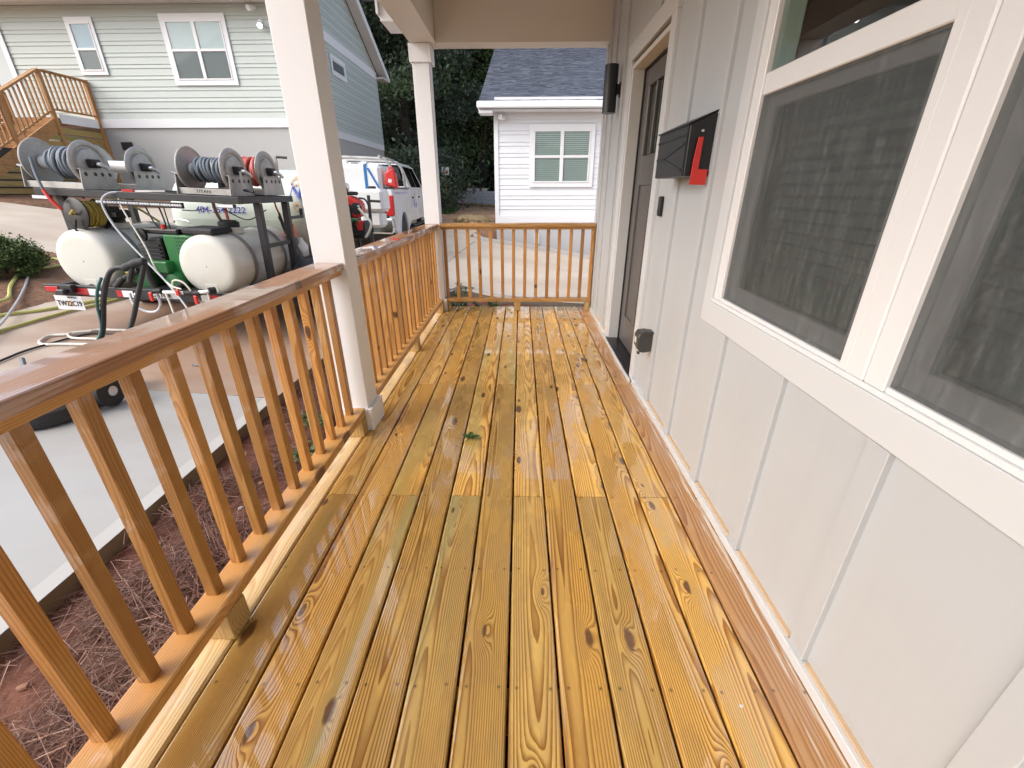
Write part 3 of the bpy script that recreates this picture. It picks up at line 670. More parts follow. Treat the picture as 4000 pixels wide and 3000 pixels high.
for k in range(3):
    a = da+.1205+k*l3
    bx('pane', (XD+.018, XD+.022, a+.012, a+l3-.012, 1.512, 1.928), MT['glass'], dr)
    for b in ((a, a+.0115, 1.5005, 1.9395), (a+l3-.0115, a+l3, 1.5005, 1.9395)): bx('glazing_bead', (XD+.004, XD+.04, *b), MT['door'], dr, .002)
hd = part('door_handle', MB().tube(spl([(XD-.055, da+.05, .98), (XD-.055, da+.14, .98)], 3), .009, 8), MT['black'], dr, smooth=True)
part('handle_rose', MB().lathe([(.026, XD-.012), (.026, XD), (.012, XD-.055), (.012, XD-.05)], (0, da+.06, .98), 'x', 16), MT['black'], dr, smooth=True)
part('deadbolt', MB().lathe([(.024, XD-.018), (.027, XD)], (0, da+.06, 1.13), 'x', 16), MT['black'], dr, smooth=True)
# --- wall lamp: up-and-down cylinder
wl = thing('wall_lamp', 'black up-and-down cylinder wall lamp beyond the front door', 'lamp', (.77, 4.26, 2.03))
part('cylinder', MB().lathe([(.048, 1.862), (.056, 1.862), (.056, 2.2), (.048, 2.2), (.048, 2.13), (.001, 2.13)], (.768, 4.27, 0), 'z', 28), MT['black'], wl, smooth=True, recalc=False)
bx('bracket', (.80, .842, 4.245, 4.295, 1.995, 2.065), MT['black'], wl, .003)
part('back_plate', MB().lathe([(.055, .842), (.055, XW+.001)], (0, 4.27, 2.03), 'x', 24), MT['black'], wl)
# --- mailbox
mbx = thing('mailbox', 'black wall mailbox with red flag beside the front door', 'mailbox', (.8, 2.3, 1.4))
ye, yf = 2.075, 2.50
part('box', MB().prism([(.732, 1.322), (XW-.001, 1.322), (XW-.001, 1.572), (.732, 1.520)], 1, ye, yf), MT['black'], mbx, .003)
MT['mbgrey'] = paint('mailbox_front', (.028, .029, .032), .5, .2, 25.0)
bx('front_plate', (.7285, .7318, ye+.006, yf-.004, 1.324, 1.518), MT['mbgrey'], mbx, .0008)
def bar(name, p, q, wd, mat, par, x0=.7255, x1=.7284):
    a, b = Vector((0, *p)), Vector((0, *q)); d = (b-a).normalized(); n = Vector((0, -d.z, d.y))*wd/2
    vs = [(x, *(c+s*n)[1:]) for x in (x0, x1) for c, s in ((a, 1), (b, 1), (b, -1), (a, -1))]
    return part(name, MB().add(vs, [(0, 1, 2, 3), (7, 6, 5, 4), (0, 4, 5, 1), (1, 5, 6, 2), (2, 6, 7, 3), (3, 7, 4, 0)]), mat, par)
for p, q, wd in (((2.088, 1.326), (2.088, 1.516), .014), ((2.49, 1.478), (2.10, 1.482), .008), ((2.49, 1.405), (2.38, 1.405), .007), ((2.38, 1.405), (2.10, 1.452), .008), ((2.38, 1.403), (2.10, 1.345), .008)):
    bar('front_brace', p, q, wd, MT['black'], mbx)
for y, z in ((2.494, 1.479), (2.494, 1.404)): part('rivet', MB().lathe([(.0015, .7225), (.006, .7245), (.006, .7284)], (0, y, z), 'x', 10), MT['zinc'], mbx, smooth=True)
part('lid', MB().add([(.722, ye-.006, 1.522), (XW-.001, ye-.006, 1.5765), (XW-.001, yf+.004, 1.5765), (.722, yf+.004, 1.522), (.722, ye-.006, 1.516), (XW-.001, ye-.006, 1.5725), (XW-.001, yf+.004, 1.5725), (.722, yf+.004, 1.516)],
     [(0, 1, 2, 3), (7, 6, 5, 4), (0, 4, 5, 1), (1, 5, 6, 2), (2, 6, 7, 3), (3, 7, 4, 0)]), MT['black'], mbx)
flag = MB().prism([(.768, 1.470), (.789, 1.470), (.786, 1.350), (.826, 1.348), (.826, 1.288), (.757, 1.290), (.760, 1.388)][::-1], 1, ye-.014, ye-.010)
part('flag', flag, MT['redflag'], mbx, .0008)
for x, z in ((.783, 1.493), (.838, 1.556)): part('screw', MB().lathe([(.002, ye-.012), (.0055, ye-.010), (.0055, ye)], (x, 0, z), 'y', 10), MT['zinc'], mbx, smooth=True)
# --- doorbell
db_ = thing('doorbell', 'small black doorbell button below the mailbox', 'doorbell', (.845, 2.71, 1.18))
bx('housing', (XW-.024, XW-.0005, 2.695, 2.735, 1.128, 1.236), MT['black'], db_, .006)
part('button', MB().lathe([(.001, XW-.0265), (.011, XW-.0265), (.011, XW-.024)], (0, 2.715, 1.155), 'x', 14), MT['steel'], db_, smooth=True)
# --- weatherproof outlet box
ob = thing('outlet_box', 'dark grey weatherproof outlet box low beside the door', 'outlet', (.82, 2.55, .42))
MT['outgrey'] = paint('outlet_cover', (.05, .048, .046), .4, .1, 20)
part('cover', MB().prism([(.768, .352), (.795, .350), (XW-.001, .362), (XW-.001, .474), (.80, .482), (.760, .476), (.748, .45), (.750, .385)], 1, 2.505, 2.60), MT['outgrey'], ob, .006)
bx('hinge', (.775, .845, 2.496, 2.5045, .470, .487), MT['outgrey'], ob, .002)
bx('latch', (.757, .772, 2.515, 2.535, .338, .3515), MT['outgrey'], ob, .002)
bx('sticker', (.7462, .7479, 2.54, 2.575, .405, .44), MT['plate'], ob)
# --- small things on the deck
sp = thing('leaf_sprig', 'small green leaf sprig lying on the wet boards', 'leaf', (-.249, 2.047, .001))
def leaf_mb(L, W, M, curl=.3):
    vs = []; n = 5
    for i in range(n+1):
        t = i/n; wd = W*math.sin(math.pi*min(.98, .06+t*.92))**.8
        for s in (-1, 0, 1): vs.append(M @ Vector((t*L, s*wd, curl*L*(t-t*t)+(abs(s)*.15*wd))))
    fs = [(i*3+j, (i+1)*3+j, (i+1)*3+j+1, i*3+j+1) for i in range(n) for j in (0, 1)]
    return MB().add(vs, fs)
for k, (ang, L) in enumerate(((20, .05), (75, .045), (140, .05), (200, .035), (-40, .04))):
    part('leaflet', leaf_mb(L, .014, Matrix.Translation((-.249+.01*math.cos(k*2.), 2.047+.012*math.sin(k*2.), .006+.003*k)) @ Matrix.Rotation(R(ang), 4, 'Z') @ Matrix.Rotation(R(-12), 4, 'Y')), MT['sprig'], sp, recalc=False)
part('stalk', MB().tube(spl([(-.27, 2.02, .004), (-.25, 2.045, .008), (-.235, 2.075, .006)], 4), .0018, 6), MT['sprig'], sp)
wlf = part('fallen_leaf', leaf_mb(.075, .026, Matrix.Translation((.548, 3.255, .004)) @ Matrix.Rotation(R(80), 4, 'Z'), .12), paint('dead_leaf', (.16, .105, .055), .4, .3, 40), recalc=False); tag(wlf, 'wet brown leaf on the boards near the threshold', 'leaf')
fl = part('paint_fleck', MB().add([(.625, .700, .0015), (.632, .699, .002), (.633, .706, .003), (.627, .709, .0015), (.624, .704, .001)], [(0, 1, 2, 3, 4)]), MT['plate'], recalc=False); tag(fl, 'tiny white paint fleck on the board by the wall', 'fleck')

# ================================================================== NEIGHBOUR HOUSES
def lap_courses(z0, z1):
    z, k, out = z0, 0, []
    while z < z1-.01:
        h = .166 if k % 2 == 0 else .088
        out.append((z, min(h, z1-z))); z += h; k += 1
    return out
MT['blindlight'] = paint('blind_light', (.58, .64, .645), .6, .03, 2)
MT['blindblue'] = paint('blind_blue', (.40, .50, .60), .6, .03, 2)
MT['scrdark'] = paint('house_screen', (.10, .118, .12), .55, .1, 3)
MT['blindgreen'] = paint('blind_green', (.44, .50, .475), .6, .05, 2)
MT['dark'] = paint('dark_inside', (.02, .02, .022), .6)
def house_window(par, x0, x1, z0, z1, Y0, cols, up, low, mid, tw=.1, slat=False):
    """window on a wall facing -Y; x0..x1, z0..z1 is the glazed frame"""
    w_ = bpy.data.objects.new('window', None); COL.objects.link(w_); w_.parent = par; w_.location = Vector((x0, Y0, z0))-WL[par]; WL[w_] = Vector((x0, Y0, z0))
    for b in ((x0-tw, x1+tw, z1+.0005, z1+tw+.03), (x0-tw, x1+tw, z0-tw, z0-.0005), (x0-tw, x0-.0005, z0, z1), (x1+.0005, x1+tw, z0, z1)):
        bx('trim', (b[0], b[1], Y0-.055, Y0-.031, b[2], b[3]), MT['housetrim'], w_, .004)
    f = .035
    for b in ((x0, x1, z1-f, z1), (x0, x1, z0, z0+f), (x0, x0+f, z0+f, z1-f), (x1-f, x1, z0+f, z1-f), (x0+f, x1-f, mid-.03, mid+.03)):
        bx('frame', (b[0]+.0004, b[1]-.0004, Y0-.068, Y0-.032, b[2]+.0004, b[3]-.0004), MT['vinyl'], w_, .004)
    wd = (x1-x0)/cols
    for c in range(cols):
        a, b = x0+c*wd, x0+(c+1)*wd
        if c: bx('mullion', (a-.045, a+.045, Y0-.071, Y0-.032, z0+.001, z1-.001), MT['vinyl'], w_, .004)
        for za, zb, mt in ((mid, z1, up), (z0, mid, low)):
            bx('pane', (a+.03, b-.03, Y0-.048, Y0-.045, za+.02, zb-.02), MT['glasshouse'], w_)
            if slat:
                n = int((zb-za)/.05); sm = MB()
                for k in range(n):
                    z = za+.02+k*(zb-za-.04)/n; sm.add([(a+.03, Y0-.0345, z), (b-.03, Y0-.0345, z), (b-.03, Y0-.0425, z+.036), (a+.03, Y0-.0425, z+.036)], [(0, 1, 2, 3)])
                part('blind', sm, mt, w_)
                bx('backing', (a+.02, b-.02, Y0-.0335, Y0-.0315, za+.01, zb-.01), MT['scrdark'], w_)
            else: bx('blind', (a+.02, b-.02, Y0-.040, Y0-.0315, za+.01, zb-.01), mt, w_)
    return w_
# --- pale green house on the left
gh = thing('green_house', 'pale green lap-sided house with white windows above grey foundation', 'house', (-10, 14, 1))
HX, HY, HYB = -6.2, 13.9, 21.95
bx('foundation', (-18, HX, HY+.02, HYB, -.3, 2.905), MT['found'], gh)
bx('band_board', (-18, HX+.034, HY-.036, HY+.019, 2.906, 3.122), MT['housetrim'], gh, .003)
bx('band_board', (HX+.001, HX+.036, HY+.0195, HYB, 2.906, 3.122), MT['housetrim'], gh, .003)
bx('wall_core', (-18, HX-.002, HY+.012, HYB, 2.906, 5.9), MT['sidegreen'], gh)
for z, h in lap_courses(3.123, 5.66):
    part('siding_board', MB().prism([(HY-.021, z), (HY-.003, z+h), (HY+.011, z+h), (HY+.011, z)], 0, -18, HX-.004), MT['sidegreen'], gh)
RS, RYM = .53, (HY+HYB)/2
zt = lambda y: 5.95+RS*((y-HY) if y < RYM else (HYB-y))
for z, h in lap_courses(3.123, 5.57)+lap_courses(5.85, 8.0):
    ya, yb = HY+.013, HYB
    if z > 5.8:
        d = max(0, (z+h-5.95)/RS); ya += d; yb -= d
        if yb-ya < .1: continue
    part('siding_board', MB().prism([(HX+.021, z), (HX+.003, z+h), (HX-.011, z+h), (HX-.011, z)], 1, ya, yb), MT['sidegreen'], gh)
part('gable_core', MB().prism([(HY+.02, 5.57), (HYB, 5.57), (HYB, 5.95), (RYM, zt(RYM)), (HY+.02, 5.95)], 0, HX-.4, HX-.012), MT['sidegreen'], gh)
bx('belly_band', (HX+.001, HX+.036, HY+.02, HYB, 5.571, 5.849), MT['housetrim'], gh, .003)
bx('corner_board', (HX+.0025, HX+.034, HYB-.09, HYB+.02, 3.1225, 5.5705), MT['sidegreen'], gh, .003)
ov = .38
rf = part('roof', MB().prism([(HY-.55, zt(HY-.55)+.02), (RYM, zt(RYM)+.02), (HYB+.55, zt(HYB+.55)+.02), (HYB+.55, zt(HYB+.55)+.16), (RYM, zt(RYM)+.18), (HY-.55, zt(HY-.55)+.16)], 0, -18.5, HX+ov), MT['shingle'], gh)
for s in (0, 1):
    ya, yb = (HY-.56, RYM) if s == 0 else (HYB+.56, RYM)
    part('barge_board', MB().prism([(ya, zt(ya)-.06), (yb, zt(yb)-.06), (yb, zt(yb)+.20), (ya, zt(ya)+.18)], 0, HX+ov, HX+ov+.03), MT['housetrim'], rf)
    part('rake_soffit', MB().prism([(ya, zt(ya)-.05), (yb, zt(yb)-.05), (yb, zt(yb)+.015), (ya, zt(ya)+.015)], 0, HX+.037, HX+ov-.001), MT['soffit'], rf)
bx('eave_soffit', (-18.4, HX+ov, HY-.52, HY-.017, 5.665, 5.69), MT['soffit'], rf)
bx('eave_fascia', (-18.4, HX+ov+.03, HY-.56, HY-.521, 5.60, 5.78), MT['housetrim'], rf)
bx('eave_return', (HX+.03, HX+ov, HYB-.15, HYB+.55, 5.60, 5.665), MT['soffit'], rf)
bx('gutter_end', (HX+.03, HX+ov+.06, HYB+.50, HYB+.60, 5.60, 5.74), MT['housetrim'], rf, .01)
house_window(gh, -9.286, -7.79, 4.02, 5.31, HY, 2, MT['blindlight'], MT['scrdark'], 4.68, .12)
house_window(gh, -11.83, -11.27, 4.24, 5.29, HY, 1, MT['blindblue'], MT['scrdark'], 4.72, .09)
# small window on the gable side
sw_ = bpy.data.objects.new('window', None); COL.objects.link(sw_); sw_.parent = gh; sw_.location = Vector((HX, 17.4, 4.9))-WL[gh]; WL[sw_] = Vector((HX, 17.4, 4.9))
for b in ((16.83, 18.14, 5.20, 5.32), (16.83, 18.14, 4.74, 4.86), (16.83, 16.96, 4.86, 5.20), (18.0, 18.14, 4.86, 5.20)): bx('trim', (HX+.031, HX+.055, b[0], b[1], b[2]+.0004, b[3]-.0004), MT['housetrim'], sw_, .004)
bx('frame', (HX+.0305, HX+.040, 16.961, 17.999, 4.861, 5.199), MT['vinyl'], sw_)
bx('pane', (HX+.0405, HX+.043, 17.0, 17.96, 4.9, 5.16), MT['scrdark'], sw_)
# glazed back door at the left
gd = bpy.data.objects.new('door', None); COL.objects.link(gd); gd.parent = gh; gd.location = Vector((-14.5, HY, 3.2))-WL[gh]; WL[gd] = Vector((-14.5, HY, 3.2))
for b in ((-13.86, -13.72, 3.13, 5.4), (-15.5, -15.38, 3.13, 5.4), (-15.38, -13.86, 5.28, 5.4)): bx('casing', (b[0], b[1], HY-.055, HY-.031, b[2], b[3]), MT['housetrim'], gd, .004)
bx('glazed_panel', (-15.37, -13.87, HY-.04, HY-.0315, 3.13, 5.279), MT['blindlight'], gd)
bx('crawl_vent', (-11.52, -11.2, HY-.004, HY+.0195, 2.36, 2.56), MT['dark'], gh)
def flood(label, p, lit, aim=(0, -1, -.6)):
    r = thing('flood_light', label, 'flood light', p)
    x, y, z = p
    part('mount', MB().lathe([(.06, y-.03), (.06, y)], (x, 0, z), 'y', 14), MT['vinyl'], r)
    d = Vector(aim).normalized(); a = Vector((x, y-.03, z)); b = a+d*.20
    h = part('head', MB().tube([a, a+d*.08, a+d*.09, b], [.03, .035, .06, .065], 14), MT['vinyl'], r, smooth=True)
    part('lens', MB().tube([b+d*.001, b+d*.012], [.058, .045], 14), MT['lit'] if lit else MT['lens'], r)
flood('unlit white flood light under the green house eave', (-6.86, HY-.017, 5.56), False, (-.3, -1, -.3))
flood('lit white flood light on the green house wall', (-6.76, HY-.017, 5.26), True, (.35, -1, -.75))
# --- wooden stair and landing in front of the green house
st = thing('wooden_stair', 'new wooden stair and landing with railing at the green house', 'stair', (-12.5, 12, 1.2))
SX = -11.9
for k in range(9): bx('landing_board', (-13.9, SX+.02, 12.55+k*.148, 12.55+k*.148+.141, 2.97, 3.0), MT['rawwood'], st)
bx('fascia_board', (SX+.021, SX+.045, 12.66, 13.75, 2.875, 3.09), MT['housetrim'], st)
for x in (SX-.05, -13.1):
    for y in ((12.56, 13.84) if x == SX-.05 else (12.56,)): bx('post', (x, x+.09, y-.045, y+.045, 1.0 if y < 13 else 1.5, 4.02), MT['rawwoodz'], st, .004)
    part('handrail', MB().prism([(12.52, 3.98), (12.52, 4.03), (10.0, 2.53), (10.0, 2.48)], 0, x-.025, x+.115), MT['rawwood'], st)
    part('lower_rail', MB().prism([(12.5, 3.10), (12.5, 3.14), (10.1, 1.70), (10.1, 1.66)], 0, x+.025, x+.065), MT['rawwood'], st)
    part('stringer', MB().prism([(12.54, 2.68), (12.54, 2.99), (9.8, 1.34), (9.8, 1.04)], 0, x+.02, x+.06), MT['rawwood'], st)
    bx('post', (x, x+.09, 10.0, 10.09, .9, 2.55), MT['rawwoodz'], st, .004); bx('post', (x, x+.09, 11.3, 11.39, 1.0, 3.32), MT['rawwoodz'], st, .004)
    for k in range(19):
        y = 12.42-k*.125; z = 2.98+(y-12.5)*.6+.1; bx('baluster', (x+.03, x+.062, y-.016, y+.016, z, z+.86), MT['rawwoodz'], st)
bx('landing_rail', (SX-.075, SX+.065, 12.6, 13.85, 3.99, 4.03), MT['rawwood'], st); bx('landing_rail', (SX-.02, SX+.03, 12.6, 13.85, 3.16, 3.20), MT['rawwood'], st)
for k in range(8): y = 12.72+k*.135; bx('baluster', (SX-.012, SX+.02, y-.016, y+.016, 3.2, 3.99), MT['rawwoodz'], st)
for k in range(10):
    y = 12.55-k*.28; z = 3.0-k*.178
    bx('riser', (-13.0, SX+.019, y-.02, y, z-.178, z-.03), MT['rawwood'], st); bx('tread', (-13.0, SX+.019, y-.31, y-.021, z-.178-.034, z-.179), MT['rawwood'], st)
for k in range(11):
    z = 1.06+k*.158; ys = max(9.85, 12.54-(2.68-z-.14)/.6) if z+.14 < 2.7 else 12.6
    bx('skirt_slat', (SX-.012, SX+.0085, max(9.85, ys-.32), 13.88, z, z+.128+random.uniform(-.012, .006)), MT['skirt'], st)
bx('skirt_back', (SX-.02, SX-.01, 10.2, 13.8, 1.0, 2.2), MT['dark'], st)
bx('post', (-14.75, -14.66, 12.5, 12.59, 1.0, 4.02), MT['rawwoodz'], st, .004); bx('landing_rail', (-14.78, -13.9, 12.47, 12.61, 3.99, 4.03), MT['rawwood'], st)
# --- white house straight ahead
wh = thing('white_house', 'white lap-sided house with dark shingle roof beyond the porch end', 'house', (2, 13, 0))
VX, VY = -.66, 12.7
bx('foundation', (VX+.015, 7, VY+.03, 29, -1.6, .44), MT['foundw'], wh)
bx('band_board', (VX-.01, 7, VY-.036, VY+.029, .441, .633), MT['housetrim'], wh, .003)
bx('wall_core', (VX+.01, 7, VY+.012, 29, .45, 3.4), MT['sidewhite'], wh)
for z, h in lap_courses(.634, 3.06): part('siding_board', MB().prism([(VY-.021, z), (VY-.002, z+h), (VY+.011, z+h), (VY+.011, z)], 0, VX+.10, 7), MT['sidewhite'], wh)
bx('corner_board', (VX-.012, VX+.099, VY-.036, VY+.0115, .6335, 3.06), MT['housetrim'], wh, .003)
house_window(wh, .36, 1.82, 1.455, 2.675, VY, 2, MT['blindgreen'], MT['blindgreen'], 2.07, .11, slat=True)
RP = .374; rz = lambda y: 3.20+RP*(y-12.28)
rw = part('roof', MB().prism([(12.28, rz(12.28)-.03), (21.4, rz(21.4)-.03), (30.5, rz(12.3)-.03), (30.5, rz(12.3)-.12), (21.4, rz(21.4)-.15), (12.28, rz(12.28)-.12)], 0, -1.02, 7.3), MT['shingle'], wh)
sh = MB(); cs, sn = math.cos(math.atan(RP)), math.sin(math.atan(RP)); s_, k = 0.0, 0
while s_ < 9.4:
    x = -1.03-random.uniform(0, .2)
    while x < 4.2:
        wd = random.choice((.10, .14, .18, .22, .28)); t0 = random.choice((.006, .010, .014)); xa, xb = max(x, -1.035), x+wd-.006
        if xb > xa:
            y0, z0 = 12.26+s_*cs, rz(12.28)-.028+s_*sn-.02*RP; y1, z1 = 12.26+(s_+.16)*cs, rz(12.28)-.028+(s_+.16)*sn-.02*RP
            sh.add([(xa, y0-sn*t0, z0+cs*t0), (xb, y0-sn*t0, z0+cs*t0), (xb, y1, z1+.001), (xa, y1, z1+.001), (xa, y0, z0), (xb, y0, z0)], [(0, 1, 2, 3), (4, 5, 1, 0)])
        x += wd
    s_ += .143; k += 1
so_ = part('shingles', sh, MT['shingle'], rw, recalc=False); so_['kind'] = 'stuff'
part('rake_soffit', MB().prism([(12.30, rz(12.30)-.16), (21.4, rz(21.4)-.16), (21.4, rz(21.4)-.031), (12.30, rz(12.30)-.121)], 0, -1.019, VX+.009), MT['housetrim'], rw)
bx('gutter', (-1.05, 7.3, 12.16, 12.279, 3.09, 3.235), MT['housetrim'], rw, .02)
bx('eave_soffit', (-1.0, 7.2, 12.281, VY-.001, 3.062, 3.085), MT['housetrim'], rw)
bx('fascia_return', (-1.01, VX-.013, 12.25, 12.66, 2.99, 3.06), MT['housetrim'], rw, .01)
bx('barge_board', (-1.045, -1.021, 12.3, 12.7, 3.1, 3.2), MT['housetrim'], rw)
bx('meter_label', (.42, .56, VY+.008, VY+.029, -.12, .16), MT['plate'], wh)
flood('white twin flood light under the white house eave', (-.40, VY-.017, 2.93), False, (-.6, -1, .1))
# --- grey block retaining wall, each block
rwl = thing('retaining_wall', 'low grey concrete block wall at the foot of the trees', 'wall', (-3.5, 34.6, .3))
bme = mesh_of(MB().box(-.195, .195, -.1, .1, 0, .19), 'block', .012); bme.materials.append(MT['block_grey'])
zb = zf(-3.6, 34.6)-.15
for c in range(5):
    for k in range(10 if c < 4 else 9):
        if c == 4 and k in (0,): continue
        put('block', bme, None, rwl, origin=(-5.2+k*.402+(.2 if c % 2 else 0), 34.6+random.uniform(-.012, .012), zb+c*.2))
for x, y, rz_, zz in ((-3.75, 34.62, .4, 0), (-3.2, 34.65, 1.2, 0), (-2.65, 34.6, .2, 0)):
    cb = put('loose_block', bme, None, None, origin=(x, y, zb+1.0+zz)); cb.rotation_euler = (0, .0, rz_); tag(cb, {.4: 'loose grey block lying skewed on the block wall', 1.2: 'loose grey block turned end-on atop the block wall', .2: 'loose grey block near the white house end of the block wall'}[rz_], 'block')
sg = thing('notice_board', 'white notice board with orange mark in front of the trees', 'sign', (-4.57, 29, 1))
bx('board', (-4.80, -4.35, 28.98, 29.0, 2.13, 2.58), MT['plate'], sg)
part('mark', MB().prism([(-4.52, 2.22), (-4.42, 2.20), (-4.40, 2.34), (-4.47, 2.42), (-4.54, 2.34)], 1, 28.976, 28.979), MT['orange'], sg)
bx('stake', (-4.60, -4.56, 29.001, 29.04, .2, 2.5), MT['rawwoodz'], sg)

# ================================================================== TRAILER RIG
RIG = (0, .045, -.03); RO = Vector((-3.9, 4.5, -.22))
from mathutils import Euler
RM = Matrix.Translation(RO) @ Euler(RIG).to_matrix().to_4x4()
RMI = RM.inverted()
def rw_(x, y, z): return RM @ Vector((x, y, z))           # rig-local to world
def loc(X, Y, Z): return RMI @ Vector((X, Y, Z))          # world to rig-local
tr = thing('trailer', 'black steel utility trailer carrying tanks and hose reels', 'trailer', RO, RIG)
bx('rear_beam', (-1.13, 1.05, 0, .05, .415, .53), MT['steel'], tr, .004)
for x in (-1.10, 1.0): bx('side_beam', (x-.03, x+.05, .051, 4.0, .415, .529), MT['steel'], tr, .004)
for k in range(6): bx('cross_beam', (-1.04, .96, .5+k*.65, .56+k*.65, .36, .409), MT['steel'], tr)
for k in range(13): bx('deck_board', (-1.04+k*.154, -1.04+k*.154+.148, .055, 3.98, .41, .44), MT['rust'], tr)
part('tongue', MB().tube([(-.5, 3.95, .5), (0, 4.95, .48)], .05, 6), MT['steel'], tr); part('tongue', MB().tube([(.5, 3.95, .5), (0, 4.95, .48)], .05, 6), MT['steel'], tr)
bx('tail_plate', (-1.16, -.86, -.06, -.001, .46, .545), MT['steel'], tr, .004)
bx('tail_light', (-1.14, -1.0, -.068, -.0605, .47, .525), MT['tail'], tr, .002)
bx('marker_hood', (-.985, -.90, -.115, -.0605, .445, .505), MT['steel'], tr, .01)
for a, b, mt in ((-.89, -.74, 'taper'), (-.74, -.65, 'tapew'), (-.43, -.365, 'taper'), (-.365, -.245, 'tapew'), (.50, .60, 'tapew'), (.60, .70, 'taper'), (.76, .86, 'tapew')):
    bx('reflector', (a+.001, b-.001, -.004, -.0005, .435, .505), MT[mt], tr)
for x in (-.61, -.22): part('marker_lamp', MB().lathe([(.004, -.016), (.016, -.010), (.018, -.0005)], (x, 0, .47), 'y', 12), MT['lens'], tr, smooth=True)
bx('maker_plate', (-.05, .245, -.004, -.0005, .445, .505), MT['plate'], tr)
text('maker_name', 'GATOR', .062, Matrix.Translation((.07, -.006, .474)) @ Matrix.Rotation(R(90), 4, 'X'), MT['darktext'], tr, 1.0, .002)
MT['peach'] = paint('plate_peach', (.80, .50, .27), .4)
pl = bx('number_plate', (-1.10, -.795, -.05, -.046, .275, .428), MT['plate'], tr, .001)
text('plate_number', 'TW22C19', .078, Matrix.Translation((-.947, -.053, .343)) @ Matrix.Rotation(R(90), 4, 'X'), MT['darktext'], pl, .80, .001)
text('plate_state', 'GEORGIA', .024, Matrix.Translation((-.90, -.053, .410)) @ Matrix.Rotation(R(90), 4, 'X'), MT['darktext'], pl, 1.0)
part('plate_emblem', MB().prism([(-.975, .315), (-.935, .31), (-.915, .335), (-.925, .372), (-.955, .376), (-.98, .35)], 1, -.0515, -.0505), MT['peach'], pl)
# wheels and fender
for sx_ in (1.18, -1.26):
    for y in (1.35, 2.15):
        wv = part('tyre', MB().lathe([(.20, -.09), (.30, -.095), (.325, -.07), (.325, .07), (.30, .095), (.20, .09)], (sx_, y, .33), 'x', 28), MT['tyre'], tr, smooth=True)
        part('rim', MB().lathe([(.02, -.05), (.19, -.06), (.2, -.05), (.2, .05), (.19, .06), (.02, .05)], (sx_, y, .33), 'x', 20), MT['vinyl'], wv, smooth=True)
    f_ = []
    for a in range(0, 181, 15): pass
    prof = [(y, z) for y, z in ((.85, .48), (.92, .66), (1.1, .74), (2.4, .74), (2.58, .66), (2.65, .48))]
    pin = [(y+(.012 if i < 3 else -.012), z-.012) for i, (y, z) in enumerate(prof)][::-1]
    part('fender', MB().prism(prof+pin, 0, sx_-.13, sx_+.13), MT['steel'], tr)
dp = MB()
for a in range(9):
    for b in range(12):
        x = 1.06+a*.027+(0 if b % 2 else .012); z0 = .49+b*.014
        c = Vector((x, .872+(z0-.49)*.39-.004, z0)); s = 1 if (a+b) % 2 else -1
        dp.tube([c+Vector((-.009*s, 0, -.005)), c+Vector((.009*s, 0, .005))], .0025, 4)
dpo = part('tread_pattern', dp, MT['zinc'], tr); dpo['kind'] = 'stuff'
# rack over the tanks
rk = [(-1.10, 1.0, .18, .235, 1.36, 1.415)]
bx('rack_beam', (-1.13, 1.01, .18, .235, 1.412, 1.478), MT['steel'], tr, .004)
bx('rack_beam', (-1.13, 1.01, 1.19, 1.245, 1.412, 1.478), MT['steel'], tr, .004)
for x in (-1.13, .955): bx('rack_beam', (x, x+.055, .2355, 1.1895, 1.413, 1.477), MT['steel'], tr, .004)
for k in range(7): bx('rack_slat', (-1.074, .954, .30+k*.125, .335+k*.125, 1.455, 1.472), MT['steel'], tr)
for x in (-.985, .955):
    for y in ((.25, 1.06) if x < 0 else (.50, 1.06)): bx('rack_post', (x-.006, x+.068, y, y+.06, .60, 1.4115), MT['steel'], tr, .004)
    for z in (.94,): bx('rack_rung', (x+.006, x+.05, .5605, 1.0595, z, z+.045), MT['steel'], tr, .003)
bx('rack_hook', (.97, 1.005, 1.116, 1.46, 1.215, 1.25), MT['steel'], tr, .003); bx('rack_hook', (.97, 1.005, 1.425, 1.46, 1.2505, 1.33), MT['steel'], tr, .003)
lbm = bx('light_bar', (-.50, .41, .17, .205, 1.345, 1.40), MT['black'], tr, .004)
for k in range(8):
    mb = MB()
    for j in range(4): mb.lathe([(.005, .156), (.0125, .165), (.0130, .17)], (-.475+k*.113+j*.027, 0, 1.372), 'y', 10)
    part('led', mb, MT['lens'], lbm)
for x in (-1.02, .90):
    wk = bx('work_light', (x-.085, x+.085, .12, .17, 1.375, 1.412), MT['black'], tr, .006); bx('work_lens', (x-.078, x+.078, .1175, .1195, 1.380, 1.407), MT['lens'], wk)
part('cable', MB().tube(spl([(.38, .2, 1.33), (.5, .22, 1.33), (.62, .21, 1.36)], 5), .006, 6), MT['hoseblk'], tr)
part('cable', MB().tube(spl([(-.05, .25, 1.35), (.02, .22, 1.2), (.08, .22, 1.12), (.14, .22, 1.15), (.10, .25, 1.32), (.05, .28, 1.36)], 6), .008, 6), MT['hoseblk'], tr)
part('cable', MB().tube(spl([(.17, .22, 1.36), (.17, .24, 1.1), (.18, .3, .9)], 5), .006, 6), MT['hoseblk'], tr)
part('cable', MB().tube(spl([(.80, .22, 1.36), (.86, .5, 1.24), (.97, .7, 1.34)], 6), .006, 6), MT['hoseblk'], tr)
bx('mast', (1.10, 1.145, 3.55, 3.595, .45, 1.47), MT['steel'], tr, .003); bx('mast_arm', (1.1455, 1.32, 3.555, 3.59, 1.36, 1.40), MT['steel'], tr, .003)

